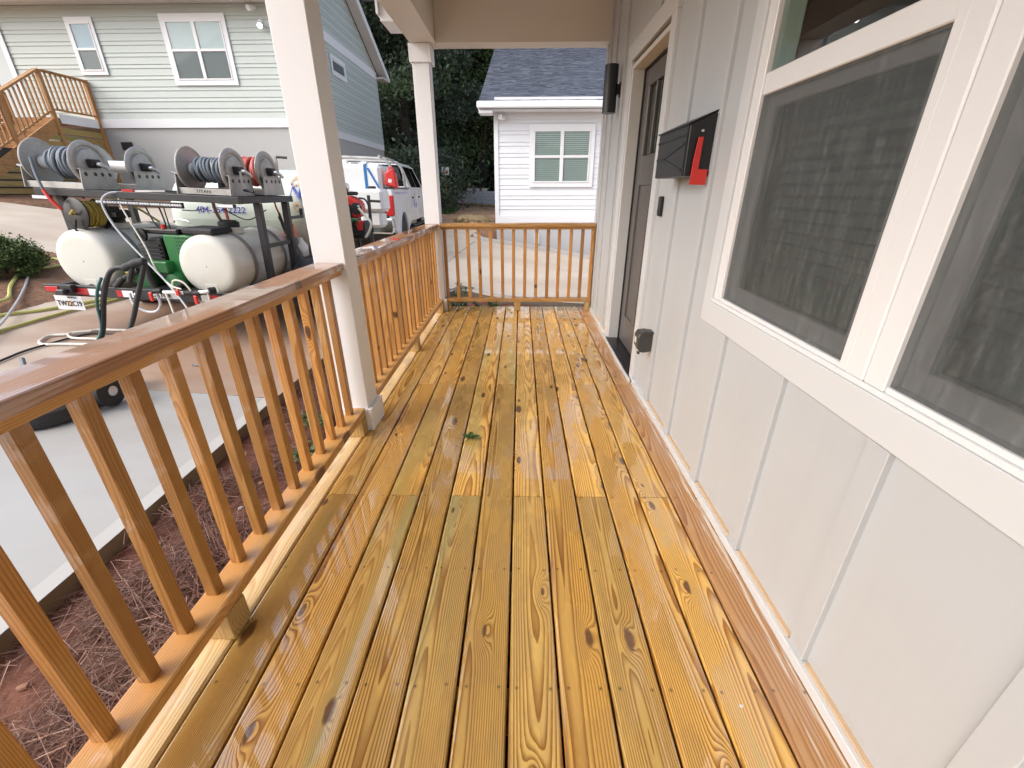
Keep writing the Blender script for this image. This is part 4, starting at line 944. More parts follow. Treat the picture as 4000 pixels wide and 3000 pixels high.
def leg_tank(label, X, Y0, Z, r, L, group=None):
    """horizontal poly tank, axis along Y; world placement of rear face centre"""
    o_ = Vector((X, Y0, Z)); r_ = thing('poly_tank', label, 'tank', o_, RIG)
    n = 36; G = []
    for yy, s in ((0, .02), (.0, .70), (.006, .84), (.022, .93), (.05, .975), (.11, 1.0), (.30, 1.0), (.31, 1.012), (.36, 1.012), (.37, 1.0), (L-.37, 1.0), (L-.36, 1.012), (L-.31, 1.012), (L-.30, 1), (L-.10, 1.0), (L-.05, .95), (L-.02, .86), (L-.005, .6), (L, .02)):
        row = []
        for j in range(n+1):
            a = 2*math.pi*j/n; x, z = r*s*math.cos(a), r*s*math.sin(a)
            row.append((x, yy, z))
        G.append(row)
    part('shell', MB().sheet(G), MT['poly'], r_, smooth=True)
    for yy in (.10, L-.32): part('leg', MB().prism([(-.19, -r-.010), (.19, -r-.010), (.24, -r*.72), (-.24, -r*.72)], 1, yy, yy+.22), MT['poly'], r_, .02)
    part('drain_boss', MB().prism([(-.10, -r-.009), (.10, -r-.009), (.085, -r*.52), (-.085, -r*.52)], 1, -.002, .11), MT['poly'], r_, .02)
    part('drain_fitting', MB().lathe([(.014, -.035), (.036, -.03), (.042, -.004)], (0, 0, -r*.86), 'y', 12), MT['blackmatte'], r_)
    part('neck', MB().lathe([(.14, r*.93), (.135, r+.035), (.11, r+.04)], (0, .5, 0), 'z', 24), MT['poly'], r_, smooth=True)
    ld = part('lid', MB().lathe([(.105, r+.035), (.108, r+.085), (.10, r+.095), (.05, r+.098)], (0, .5, 0), 'z', 24), MT['blackmatte'], r_, smooth=True)
    part('lid_grip', MB().box(-.09, .09, .485, .515, r+.0985, r+.115), MT['blackmatte'], ld)
    for yy in (.335, L-.335):
        ring = [(math.cos(R(a))*(r+.013), math.sin(R(a))*(r+.013)) for a in range(-58, 239, 9)]
        G = [[(x*k, yy+d, z*k) for k, d in ((1.0, -.026), (1.012, -.026), (1.012, .026), (1.0, .026))] for x, z in ring]
        part('strap', MB().sheet(G), MT['strap'], r_)
    return r_
leg_tank('cream poly tank with black pump motor on its lid, above the number plate', -4.62, 4.60, .590, .325, 1.30)
leg_tank('cream poly tank with white drain pipe beside the green pump engine', -3.31, 4.60, .535, .325, 1.30)
# motor box on the left tank lid
mo = thing('pump_motor', 'small black electric motor standing on the cream tank lid', 'motor', (-4.60, 5.08, 1.00), RIG)
part('case', MB().lathe([(.09, 0), (.115, .01), (.115, .075), (.09, .085)], (.09, .02, 0), 'z', 16), MT['blackmatte'], mo, smooth=True)
bx('head', (-.12, .1, -.06, .06, .03, .12), MT['black'], mo, .012); bx('label', (.11, .17, -.098, -.094, .02, .065), MT['plate'], mo)
bx('bracket', (-.14, -.08, -.05, .05, -.02, .15), MT['steel'], mo, .004)
# cord reel
cr = thing('cord_reel', 'black cord reel wound with yellow cord under the trailer rack', 'reel', (-4.56, 4.80, 1.05), (0, .05, 1.38))
for x in (-.11, .11): part('disc', MB().lathe([(.03, x-.012), (.14, x-.012), (.155, x-.006), (.155, x+.006), (.14, x+.012), (.03, x+.012)], (0, 0, 0), 'x', 28), MT['black'], cr, smooth=True)
cm = MB()
for k in range(9):
    for la in range(2):
        rr_ = .10+la*.016+random.uniform(-.004, .008); x = -.085+k*.021+random.uniform(-.004, .004); tl = random.uniform(-.02, .02)
        cm.tube([(x+tl*math.sin(R(a)), rr_*math.cos(R(a)), rr_*math.sin(R(a))) for a in range(0, 361, 20)], .0105, 6, False)
part('cord', cm, MT['cordyel'], cr, smooth=True)
part('stand', MB().tube(spl([(-.16, -.03, -.05), (-.16, 0, -.17), (0, 0, -.20), (.15, 0, -.16), (.16, .02, 0)], 5), .011, 8), MT['black'], cr, smooth=True)
part('crank', MB().tube([(-.13, 0, .0), (-.17, 0, 0), (-.17, -.06, .04)], .012, 8), MT['cordyel'], cr)
part('hanger', MB().tube([(.0, 0, .15), (0, 0, .24)], .012, 8), MT['steel'], cr)

def hose_reel(label, X, Y, Z, wd, rad, hosemat, fill, seed, gap=(0, 0), stamp=None, crank=True):
    """axis along X; (X,Y,Z) world position of base centre"""
    rng = random.Random(seed); r_ = thing('hose_reel', label, 'hose reel', (X, Y, Z), RIG)
    h = rad+.02
    def disc(x):
        s = 1 if x > 0 else -1
        pr_ = [(.012, x+.030*s), (.10, x+.030*s), (.135, x+.022*s), (.145, x+.004*s), (.160, x+.004*s), (.172, x+.016*s), (rad-.018, x+.018*s), (rad-.006, x+.012*s), (rad, x), (rad-.004, x-.008*s), (rad-.012, x-.004*s), (.17, x), (.02, x)]
        f = part('flange', MB().lathe(pr_, (0, 0, h), 'x', 36), MT['alu'], r_, smooth=True)
        for a in (20, 110, 200, 290): part('bolt', MB().lathe([(.002, x+.036*s), (.009, x+.033*s), (.010, x+.028*s)], (0, .07*math.cos(R(a)), h+.07*math.sin(R(a))), 'x', 8), MT['zinc'], f)
    disc(-wd/2); disc(wd/2)
    part('drum', MB().lathe([(.06, -wd/2+.01), (.06, wd/2-.01)], (0, 0, h), 'x', 20), MT['pvc'], r_, smooth=True)
    if hosemat:
        mb = MB(); n = int((wd-.05-gap[0]-gap[1])/.034)
        for k in range(n):
            for la in range(fill if k > 1 or fill < 3 else fill-1):
                x0 = -wd/2+.03+gap[0]+k*.034+.017*(la % 2); R0 = .077+la*.030+rng.uniform(-.003, .005); sl = rng.uniform(.01, .034)*rng.choice((-1, 1, 1)); ph = rng.uniform(0, 360)
                mb.tube([(min(max(x0+sl*math.sin(R(a+ph)), -wd/2+.022), wd/2-.022), R0*math.cos(R(a)), h+R0*math.sin(R(a))) for a in range(0, 361, 15)], .0165, 7, False)
        part('hose', mb, hosemat, r_, smooth=True)
    for x, s in ((-wd/2-.055, -1), (wd/2+.055, 1)):
        st_ = MB().prism([(-.215, 0), (.215, 0), (.185, .19), (-.185, .19)], 0, x-.004, x+.004); pl_ = part('stand', st_, MT['alu'], r_, .002)
        part('stand_flange', MB().box(x-.03*s-.0, x+.004*s, -.185, .185, .1905, .197), MT['alu'], pl_)
        for y in (-.135, -.03, .05, .135): part('slot', MB().lathe([(.0005, x+.0046*s), (.020, x+.0046*s), (.020, x)], (0, y, .145), 'x', 10), MT['black'], pl_)
        part('bearing', MB().box(x-.03, x+.03, -.045, .045, h-.035, h+.035), MT['black'], r_, .008)
    for y in (-.185, .165): bx('base_rail', (-wd/2-.05, wd/2+.05, y, y+.02, .003, .062), MT['alu'], r_, .002)
    part('swivel', MB().tube([(wd/2+.06, 0, h), (wd/2+.12, 0, h), (wd/2+.14, .03, h-.02), (wd/2+.16, .05, h-.05)], [.022, .022, .018, .016], 10), MT['zinc'], r_, smooth=True)
    part('hub_tee', MB().box(wd/2+.02, wd/2+.09, -.06, .05, h-.03, h+.045), MT['black'], r_, .01)
    if crank:
        part('crank_arm', MB().tube([(wd/2+.10, -.05, h+.0), (wd/2+.11, -.06, h-.18)], .012, 6), MT['alu'], r_); part('crank_grip', MB().tube([(wd/2+.11, -.06, h-.18), (wd/2+.22, -.07, h-.19)], .014, 8), MT['black'], r_)
    part('brake_knob', MB().tube([(-wd/2-.06, -.14, .19), (-wd/2-.11, -.16, .20)], .012, 8), MT['zinc'], r_)
    if stamp: text('stamp', stamp, .045, Matrix.Translation((-.02, -.1862, .032)) @ Matrix.Rotation(R(90), 4, 'X'), MT['darktext'], r_, 1.25)
    return r_
hose_reel('grey metal reel of blue-grey hose above the number plate', -4.70, 4.90, 1.298, .50, .22, MT['hosegrey'], 3, 1, (.12, 0), crank=False)
hose_reel('nearly empty grey metal reel with bare white drum', -4.58, 5.42, 1.29, .50, .215, None, 0, 2, crank=False)
hose_reel('stamped grey metal reel of sparse blue-grey hose over the right tank', -3.28, 5.05, 1.232, .46, .22, MT['hosegrey'], 2, 3, (.05, 0), 'TITAN')
hose_reel('grey metal reel packed with salmon red hose', -3.15, 5.50, 1.235, .42, .22, MT['hosered'], 3, 4, (0, 0), crank=False)
ck = thing('reel_crank', 'silver reel crank with black grip raised beside the red hose', 'crank', (-2.80, 5.5, 1.46), RIG)
part('arm', MB().box(-.012, .012, -.006, .006, 0, .17), MT['alu'], ck); part('grip', MB().tube([(.012, 0, .165), (.13, 0, .162)], .014, 8), MT['black'], ck)
bl_ = part('blue_hose_clip', MB().lathe([(.075, -.02), (.085, -.015), (.085, .015), (.075, .02)], (0, 0, 0), 'x', 20), MT['blue']); bl_.location = (-4.36, 5.42, 1.528); bl_.rotation_euler = RIG; tag(bl_, 'bright blue clamp band on the bare white drum', 'clamp')

# pump engine between the tanks
pe = thing('pump_engine', 'green cased pump engine with black top between the tanks', 'engine', RM @ Vector((.25, .24, .47)), RIG); pe.scale = (1.08, 1.08, 1.22)
part('shroud', MB().prism([(-.13, .10), (.32, .10), (.32, .50), (-.15, .50)], 1, -.05, .30), MT['green'], pe, .012)
gr = MB()
for a in range(12):
    for b in range(9): 
        x = -.02+a*.027; z = .47-b*.030
        gr.box(x, x+.013, -.0535, -.0505, z, z+.009)
go_ = part('grille', gr, MT['dark'], pe); go_['kind'] = 'stuff'
bx('engine_block', (-.36, -.19, -.03, .28, .12, .46), MT['steel'], pe, .01)
for k in range(7): bx('cooling_fin', (-.40, -.20, -.06, .20, .20+k*.033, .212+k*.033), MT['steel'], pe)
bx('top_cover', (-.34, .02, -.05, .30, .5005, .545), MT['black'], pe, .012)
bx('air_filter', (.06, .38, -.06, .26, .505, .565), MT['blackmatte'], pe, .02)
part('pulley', MB().lathe([(.02, -.09), (.055, -.085), (.055, -.06), (.02, -.055)], (-.33, 0, .49), 'y', 16), MT['black'], pe)
part('fuel_cap', MB().lathe([(.018, .545), (.02, .58)], (-.12, -.03, 0), 'z', 12), MT['red'], pe)
part('cover_clip', MB().tube(spl([(0, -.03, .60), (.02, -.03, .625), (.12, -.03, .622), (.16, -.03, .605)], 4), .008, 6), MT['zinc'], pe)
for x in (-.42, -.10): part('pump_body', MB().lathe([(.03, -.13), (.075, -.12), (.095, -.07), (.095, .12), (.07, .14)], (x, 0, .10), 'y', 22), MT['green'], pe, smooth=True)
bx('pump_base', (-.52, .22, -.16, .26, .0, .05), MT['blackmatte'], pe, .01)
bx('belt_guard', (-.36, -.10, -.14, -.02, .18, .28), MT['green'], pe, .01)
part('pipe', MB().tube(spl([(-.30, -.15, .28), (-.27, -.19, .17), (-.24, -.19, .06)], 5), .034, 10), MT['blackmatte'], pe, smooth=True)
part('pipe', MB().tube(spl([(-.62, -.17, .10), (-.50, -.16, .15), (-.40, -.15, .20)], 5), .024, 10), MT['blackmatte'], pe, smooth=True)
part('valve', MB().tube([(-.64, -.20, .05), (-.56, -.17, .13)], [.03, .022], 10), MT['blackmatte'], pe); part('valve', MB().tube([(-.03, -.19, .06), (.05, -.15, .12)], [.026, .022], 10), MT['blackmatte'], pe)
part('blue_fitting', MB().tube([(-.30, -.12, .24), (-.22, -.12, .25)], .014, 8), MT['blue'], pe); part('brass_fitting', MB().tube([(-.5, -.18, .18), (-.44, -.18, .19)], .014, 8), MT['cordyel'], pe)
# white manifold along the rear beam
mf = thing('valve_manifold', 'white pipe manifold with red valve handles along the trailer tail', 'manifold', RM @ Vector((.1, -.07, .53)), RIG)
part('pipe', MB().tube([(.06, 0, 0), (.30, 0, .005)], .019, 10), MT['pvc'], mf, smooth=True)
part('pipe', MB().tube(spl([(.45, 0, .02), (.53, 0, .03), (.57, .03, .035)], 4), .019, 10), MT['pvc'], mf, smooth=True)
for x in (-.02, .32, .40): part('coupling', MB().tube([(x-.03, 0, .005), (x+.06, 0, .012)], .026, 10), MT['blackmatte'], mf, smooth=True)
part('elbow', MB().tube([(.56, -.01, .04), (.60, .04, .04)], .036, 10), MT['blackmatte'], mf, smooth=True)
for x, z, s in ((-.06, -.02, -1), (.24, .01, 1), (.42, -.03, -1)): part('handle', MB().box(x-.02, x+.02, -.045, -.02, z-.075 if s < 0 else z-.03, z+.02 if s < 0 else z+.035), MT['red'], mf, .008)
# ---- big horizontal tank behind
bt = thing('water_tank', 'large pale green translucent water tank with blue phone number', 'tank', (-3.75, 6.68, .30), (0, .02, -.03))
RB, HL = .64, .98; G = []
for k, (x, s) in enumerate([(-HL, .02), (-HL, .5), (-HL+.012, .78), (-HL+.05, .90), (-HL+.13, .975), (-HL+.24, 1.0), (HL-.24, 1.0), (HL-.13, .975), (HL-.05, .90), (HL-.012, .78), (HL, .5), (HL, .02)]):
    G.append([(x, -RB*s*math.cos(R(a)), .62+RB*s*math.sin(R(a))*(.98)) for a in range(0, 361, 8)])
part('shell', MB().sheet(G), MT['poly2'], bt, smooth=True)
for x in (-.55, .35): part('cradle', MB().prism([(-.5, -.1), (.5, -.1), (.42, .14), (-.42, .14)], 0, x, x+.18), MT['poly2'], bt, .02)
def wrap_text(name, s, size, x, z, mat, sx=1.0, bold=0, y0=-RB):
    me = text_mesh(s, size, .002, sx=sx, bold=bold)
    for v in me.vertices:
        xx, zz, ex = v.co.x+x, v.co.y+z, v.co.z
        v.co = (xx, -math.sqrt(max(.01, RB**2-((zz-.62)/.98)**2))-.003-ex, zz)
    return put(name, me, mat, bt)
wrap_text('phone_number', '404-354-2222', .105, -.20, .735, MT['bluetext'], 1.15, .002)
wrap_text('phone_halo', '404-354-2222', .105, -.20, .735, MT['tapew'], 1.15, .008).location = (0, .0015, 0)
wrap_text('logo_letter', 'N', .26, .80, .97, MT['bluetext'], .9, .004)
for i, (x, z) in enumerate(((.78, 1.10), (.84, .80))):
    em = MB()
    for k in range(9):
        a = k*40+random.uniform(-10, 10); rr_ = .035+random.uniform(0, .03); xx, zz = x+rr_*math.cos(R(a)), z+rr_*math.sin(R(a)); d = .012+random.uniform(0, .012)
        em.add([(xx+d*math.cos(q), -math.sqrt(RB**2-((zz+d*math.sin(q)-.62)/.98)**2)-.003, zz+d*math.sin(q)) for q in (0, 1.2, 2.5, 3.7, 5)], [(0, 1, 2, 3, 4)])
    part('emblem', em, MT['tanprint'], bt, recalc=False)
# odds and ends on the trailer
def hose(name, label, pts, r, mat, cat='hose', n=8, group=None):
    o_ = part(name, MB().tube(spl(pts, n), r, 8), mat, smooth=True); tag(o_, label, cat, group); return o_
hose('clear_hose', 'clear hose draped from the rack over the cream tank to the railing', [(-4.03, 4.72, 1.26), (-4.14, 4.66, 1.25), (-4.19, 4.6, 1.16), (-4.10, 4.56, .92), (-3.86, 4.5, .62), (-3.62, 4.42, .36), (-3.42, 4.32, .10), (-3.35, 4.25, -.1)], .010, MT['hoseclear'])
hose('white_hose', 'white hose hanging from the rack past the green engine', [(-4.02, 4.73, 1.25), (-4.08, 4.70, 1.22), (-4.06, 4.67, 1.10), (-3.90, 4.60, .75), (-3.78, 4.5, .52), (-3.62, 4.42, .38), (-3.50, 4.4, .34)], .008, MT['hosewhite'])
hose('spray_lance', 'grey spray lance with red grip lying on the rack', [(-4.00, 4.74, 1.265), (-3.80, 4.76, 1.262), (-3.66, 4.80, 1.262)], .017, MT['alu'], 'lance')
lg = bx('red_sleeve', (-.055, .055, -.02, .02, -.02, .02), MT['red']); lg.location = (-3.99, 4.735, 1.267); lg.rotation_euler = (0, 0, .1); tag(lg, 'red coupling on the end of the spray lance', 'coupling')
hose('loop_hose', 'translucent hose looping below the maker plate', [(-3.80, 4.42, .28), (-3.79, 4.42, .18), (-3.86, 4.42, .10), (-3.98, 4.42, .10), (-4.08, 4.42, .18), (-4.12, 4.46, .28)], .014, MT['hoseclear'])
hose('drain_loop', 'thin white hose looped under the tank drain pipe', [(-3.60, 4.42, .30), (-3.57, 4.41, .42), (-3.46, 4.41, .40), (-3.36, 4.41, .22), (-3.28, 4.41, .18), (-3.24, 4.41, .24), (-3.26, 4.42, .32)], .009, MT['hosewhite'])
hose('drop_hose', 'thin cream hose dropping from the manifold to the ground', [(-3.70, 4.42, .32), (-3.67, 4.40, .2), (-3.63, 4.36, .02), (-3.60, 4.30, -.15)], .010, MT['hosewhite'])
hose('hose_end', 'grey hose end dropping from the first reel', [(-4.86, 4.72, 1.58), (-4.83, 4.68, 1.44), (-4.79, 4.65, 1.29)], .013, MT['hosegrey'])
hose('red_lead', 'red hose grip hanging below the first reel', [(-4.79, 4.65, 1.285), (-4.74, 4.64, 1.19), (-4.68, 4.65, 1.10)], .016, MT['red'])
hose('pink_hose', 'pale red hose rising from the right tank lid', [(-3.27, 5.1, .96), (-3.27, 5.1, 1.10), (-3.28, 5.15, 1.24)], .016, MT['hosered'])
hose('brown_hose', 'dirty tan hose hanging behind the rack', [(-3.90, 5.85, 1.22), (-3.88, 5.85, 1.0), (-3.80, 5.86, .80)], .02, MT['rust'])
hose('yellow_rope', 'yellow hose hanging down the big green tank', [(-3.02, 5.9, 1.10), (-3.01, 5.88, .9), (-2.98, 5.85, .75)], .02, MT['hoseyel'])
hose('suction_hose', 'grey suction hose curving behind the right tank', [(-2.98, 5.72, .75), (-2.90, 5.78, .70), (-2.85, 5.75, .50), (-2.86, 5.7, .30)], .03, MT['hosegrey'])
hose('yellow_feed', 'thin yellow hose arching over the left tank lid', [(-4.62, 5.1, 1.17), (-4.50, 5.15, 1.18), (-4.42, 5.3, 1.08), (-4.30, 5.4, .93)], .013, MT['hoseyel'])
gn = thing('spray_gun', 'black spray gun hanging from a red hose on the rack', 'spray gun', (-2.94, 5.6, .95))
part('hose_end', MB().tube(spl([(-2.97, 5.6, 1.17), (-2.96, 5.6, 1.08), (-2.94, 5.6, 1.02)], 4), .010, 8), MT['red'], gn, smooth=True)
part('barrel', MB().tube([(-2.94, 5.6, 1.02), (-2.92, 5.6, .87), (-2.90, 5.6, .78)], [.014, .022, .018], 8), MT['black'], gn, smooth=True)
part('handle', MB().tube([(-2.915, 5.6, .86), (-2.96, 5.6, .98)], [.014, .007], 8), MT['black'], gn); part('nozzle', MB().tube([(-2.90, 5.6, .80), (-2.87, 5.58, .81)], .022, 8), MT['black'], gn)
oj = part('orange_jug', MB().prism([(-.07, 0), (.07, 0), (.05, .20), (.02, .26), (-.04, .26), (-.06, .2)], 1, -.05, .05), MT['orange'], bevel=.015); oj.location = (-2.98, 5.85, .66); tag(oj, 'bright orange plastic jug behind the right tank', 'jug')
cr8 = thing('wooden_crate', 'small weathered wooden crate of scraps beside the fender', 'crate', RM @ Vector((1.22, 1.7, .745)), RIG)
for b in ((-.13, .13, -.16, -.14), (-.13, .13, .14, .16), (-.13, -.11, -.1395, .1395), (.11, .13, -.1395, .1395)): bx('side', (*b, 0, .09), MT['rust'], cr8, .003)
for k in range(7): part('scrap', MB().box(-.05, .05, -.02, .02, 0, .02).xf(Matrix.Translation((random.uniform(-.06, .06), random.uniform(-.09, .09), .07)) @ Matrix.Rotation(random.uniform(0, 3), 4, 'Z') @ Matrix.Rotation(random.uniform(-.4, .4), 4, 'X')), MT['rawwood'], cr8)
jg = part('white_jug', MB().lathe([(.06, 0), (.075, .02), (.075, .14), (.03, .20), (.03, .23)], (0, 0, 0), 'z', 16), MT['polywhite'], smooth=True); jg.location = RM @ Vector((.98, 1.35, .745)); tag(jg, 'white plastic jug standing by the trailer fender', 'jug')
# front end of the trailer: red engine, small tank
sm_ = thing('pickup_tank', 'small upright white poly tank at the front of the trailer', 'tank', (-2.72, 8.55, .62))
part('shell', MB().box(-.27, .27, -.24, .24, .30, .68).box(-.20, .20, -.18, .18, .02, .2995).xf(Matrix.Translation((-2.72, 8.55, .62))), MT['polywhite'], sm_, .05)
part('lid', MB().lathe([(.07, 1.295), (.075, 1.33), (.06, 1.345)], (-2.68, 8.5, 0), 'z', 18), MT['blackmatte'], sm_)
en = thing('red_engine', 'red and black petrol engine on the front of the trailer', 'engine', (-2.66, 7.45, .70))
ex, ey, ez = -2.66, 7.45, .70
part('shroud', MB().prism([(ex-.10, ez+.18), (ex+.06, ez+.16), (ex+.13, ez+.24), (ex+.13, ez+.40), (ex-.02, ez+.50), (ex-.12, ez+.48)], 1, ey-.14, ey+.14), MT['red'], en, .03)
part('intake', MB().lathe([(.02, ey-.165), (.085, ey-.16), (.09, ey-.14)], (ex+.07, 0, ez+.31), 'y', 20), MT['blackmatte'], en, smooth=True)
part('side_cover', MB().prism([(ex-.18, ez+.12), (ex-.0, ez+.12), (ex-.01, ez+.36), (ex-.10, ez+.44), (ex-.18, ez+.40)], 1, ey-.155, ey-.141), MT['blackmatte'], en, .01)
bx('air_box', (ex-.14, ex+.05, ey-.12, ey+.12, ez+.50, ez+.56), MT['blackmatte'], en, .02)
part('muffler', MB().lathe([(.05, -.1), (.06, -.08), (.06, .08), (.05, .1)], (ex-.12, ey-.1, ez+.62), 'x', 14), MT['zinc'], en, smooth=True)
part('fuel_bowl', MB().prism([(ex+.05, ez-.02), (ex+.13, ez-.02), (ex+.15, ez+.13), (ex+.02, ez+.13)], 1, ey-.16, ey-.06), MT['red'], en, .012)
part('frame_hoop', MB().tube(spl([(ex+.10, ey-.05, ez+.46), (ex+.20, ey-.05, ez+.44), (ex+.25, ey-.05, ez+.30), (ex+.26, ey-.05, ez-.05)], 6), .014, 8), MT['black'], en, smooth=True)
part('frame_hoop', MB().tube(spl([(ex-.18, ey-.17, ez+.30), (ex-.13, ey-.17, ez+.05), (ex-.06, ey-.17, ez-.08), (ex+.10, ey-.17, ez-.06)], 6), .014, 8), MT['steel'], en, smooth=True)
bx('base', (ex-.16, ex+.16, ey-.14, ey+.14, ez-.14, ez+.12), MT['blackmatte'], en, .02)
part('green_cap', MB().lathe([(.03, -.05), (.035, 0), (.03, .05)], (ex+.02, ey-.18, ez+.14), 'x', 12), MT['green'], en, smooth=True)
part('throttle_knob', MB().lathe([(.005, 0), (.025, .012), (.02, .03)], (ex+.12, ey-.16, ez+.33), 'z', 10), MT['zinc'], en, smooth=True)
bx('foot', (ex+.03, ex+.06, ey-.15, ey-.12, ez-.35, ez-.141), MT['steel'], en)
hose('cream_belt_hose', 'cream flat hose bending beside the red engine', [(-2.54, 7.28, 1.02), (-2.44, 7.26, .90), (-2.36, 7.24, .80), (-2.40, 7.24, .68), (-2.48, 7.24, .58)], .02, MT['hosewhite'])
# ================================================================== PICKUP TRUCK
tk = thing('pickup_truck', 'white pickup truck carrying a tank, with ladder rack', 'truck', (-3.6, 9.32, -.03), (0, .02, .065))
def arch(y0, y1, z0, z1, cy, ra, n=14, zc=.42):
    """bed side profile with a wheel arch cut (y,z)"""
    p = [(y0, z0)]
    p += [(cy-ra*math.cos(math.pi*k/n), zc+ra*math.sin(math.pi*k/n)) for k in range(n+1)]
    return p+[(y1, z0), (y1, z1), (y0, z1)]
WHT = MT['carwhite']
for s in (1, -1):
    part('bed_side', MB().prism(arch(.08, 2.12, .58, 1.36, 1.10, .50), 0, s*.90, s*1.0), WHT, tk, .018)
    lip = [(1.10-.52*math.cos(math.pi*k/16), .42+.52*math.sin(math.pi*k/16)) for k in range(17)]; lin = [(1.10-.46*math.cos(math.pi*k/16), .42+.46*math.sin(math.pi*k/16)) for k in range(17)][::-1]
    part('fender_flare', MB().prism(lip+lin, 0, s*.96, s*1.025), WHT, tk, .008)
    part('bed_rail', MB().box(s*.86, s*1.004, .06, 2.12, 1.361, 1.385), MT['black'], tk, .006)
    tl_ = part('taillight', MB().prism([(.86, .84), (1.008, .84), (1.008, 1.23), (.80, 1.23)], 1, .055, .16), MT['tail'], tk, .012)
    bx('reverse_lens', (s*.80 if s > 0 else -.9, s*.895 if s > 0 else -.8, .050, .056, .93, 1.12), MT['lens'], tl_)
    if s < 0:
        for v in tl_.data.vertices: v.co.x *= -1
    for y in (1.10, 4.95):
        ty = part('wheel', MB().lathe([(.26, -.13), (.38, -.135), (.415, -.10), (.42, 0), (.415, .10), (.38, .135), (.26, .13)], (s*.87, y, .42), 'x', 36), MT['tyre'], tk, smooth=True)
        part('rim', MB().lathe([(.03, -.09), (.10, -.11), (.22, -.10), (.255, -.12), (.265, -.10), (.265, .10), (.255, .12), (.22, .10), (.10, .11), (.03, .09)], (s*.87, y, .42), 'x', 24), MT['steel'], ty, smooth=True)
        for k in range(8):
            a = k*math.pi/4; part('spoke_hole', MB().lathe([(.004, s*.118), (.035, s*.116), (.035, s*.08)], (s*.87, y+.165*math.cos(a), .42+.165*math.sin(a)), 'x', 10), MT['dark'], ty)
    bx('running_board', (s*.92, s*1.06, 2.3, 4.3, .46, .52), MT['blackmatte'], tk, .02)
    # cab side lower with doors
    part('door', MB().prism([(2.16, .60), (3.28, .60), (3.28, 1.40), (2.16, 1.40)], 0, s*.90, s*.995), WHT, tk, .02)
    dd = part('door', MB().prism([(3.29, .60), (4.45, .60), (4.40, 1.40), (3.29, 1.40)], 0, s*.90, s*.995), WHT, tk, .02)
    for y in (2.45, 3.45): part('door_handle', MB().box(s*.996, s*1.03, y, y+.15, 1.14, 1.18), MT['black'], tk, .008)
    part('fender', MB().prism(arch(4.46, 6.0, .60, 1.36, 4.95, .50), 0, s*.90, s*.99), WHT, tk, .02)
    # roof pillar frame and side glass
    def inset(y, z): return s*(.985-(z-1.40)*.36)
    def quad(n_, pts, th, mt):
        vs = [(inset(*p)+d, *p) for d in (0, -s*th) for p in pts]; m_ = len(pts)
        part(n_, MB().add(vs, [tuple(range(m_)), tuple(range(m_, 2*m_))[::-1]]+[(i, (i+1) % m_, m_+(i+1) % m_, m_+i) for i in range(m_)]), mt, tk)
    quad('rear_pillar', [(2.14, 1.401), (2.52, 1.401), (2.36, 1.90), (2.20, 1.90)], .04, WHT)
    quad('side_glass', [(2.54, 1.405), (3.24, 1.405), (3.24, 1.86), (2.44, 1.86)], .01, MT['glassdark'])
    quad('centre_pillar', [(3.25, 1.401), (3.33, 1.401), (3.33, 1.88), (3.25, 1.88)], .03, MT['black'])
    quad('side_glass', [(3.34, 1.405), (4.25, 1.405), (3.85, 1.86), (3.34, 1.86)], .01, MT['glassdark'])
    quad('front_pillar', [(4.27, 1.401), (4.42, 1.401), (3.92, 1.90), (3.80, 1.90)], .03, WHT)
    part('roof_rail', MB().add([(s*.82, 2.2, 1.865), (s*.82, 3.95, 1.865), (s*.72, 3.9, 1.945), (s*.72, 2.24, 1.945), (s*.70, 2.2, 1.865), (s*.70, 3.95, 1.865)], [(0, 1, 2, 3), (4, 5, 1, 0), (4, 0, 3), (1, 5, 2), (4, 3, 2, 5)]), WHT, tk)
part('roof', MB().prism([(2.18, 1.88), (2.30, 1.93), (3.2, 1.945), (3.75, 1.92), (4.0, 1.87)], 0, -.74, .74), WHT, tk, .02)
bx('cab_back', (-.93, .93, 2.13, 2.17, .70, 1.41), WHT, tk, .01)
part('rear_glass', MB().add([(-.86, 2.145, 1.42), (.86, 2.145, 1.42), (.74, 2.20, 1.88), (-.74, 2.20, 1.88)], [(0, 1, 2, 3)]), MT['glassdark'], tk)
part('windscreen', MB().add([(-.88, 4.45, 1.40), (.88, 4.45, 1.40), (.72, 3.92, 1.89), (-.72, 3.92, 1.89)], [(0, 1, 2, 3)]), MT['glassdark'], tk)
bx('cab_floor', (-.89, .89, 2.2, 4.4, .62, .75), MT['dark'], tk); bx('seat', (-.7, .7, 3.3, 3.5, .8, 1.55), MT['dark'], tk, .05)
bx('bonnet', (-.88, .88, 4.47, 5.98, 1.20, 1.38), WHT, tk, .05); bx('grille', (-.85, .85, 5.99, 6.06, .7, 1.25), MT['chrome'], tk, .02); bx('front_bumper', (-1.0, 1.0, 6.065, 6.2, .5, .75), MT['chrome'], tk, .03)
bx('bed_floor', (-.89, .89, .10, 2.12, .80, .85), MT['steel'], tk)
bx('tailgate', (-.80, .80, .06, .12, .80, 1.34), WHT, tk, .015)
bm_ = part('rear_bumper', MB().prism([(-1.0, .50), (1.0, .50), (1.02, .62), (1.0, .80), (-1.0, .80), (-1.02, .62)], 1, -.10, .10), MT['chrome'], tk, .03)
bx('bumper_step', (-.45, .45, -.105, -.04, .7, .805), MT['blackmatte'], bm_, .01)
for x, mt in ((.55, 'lav'),):
    pass
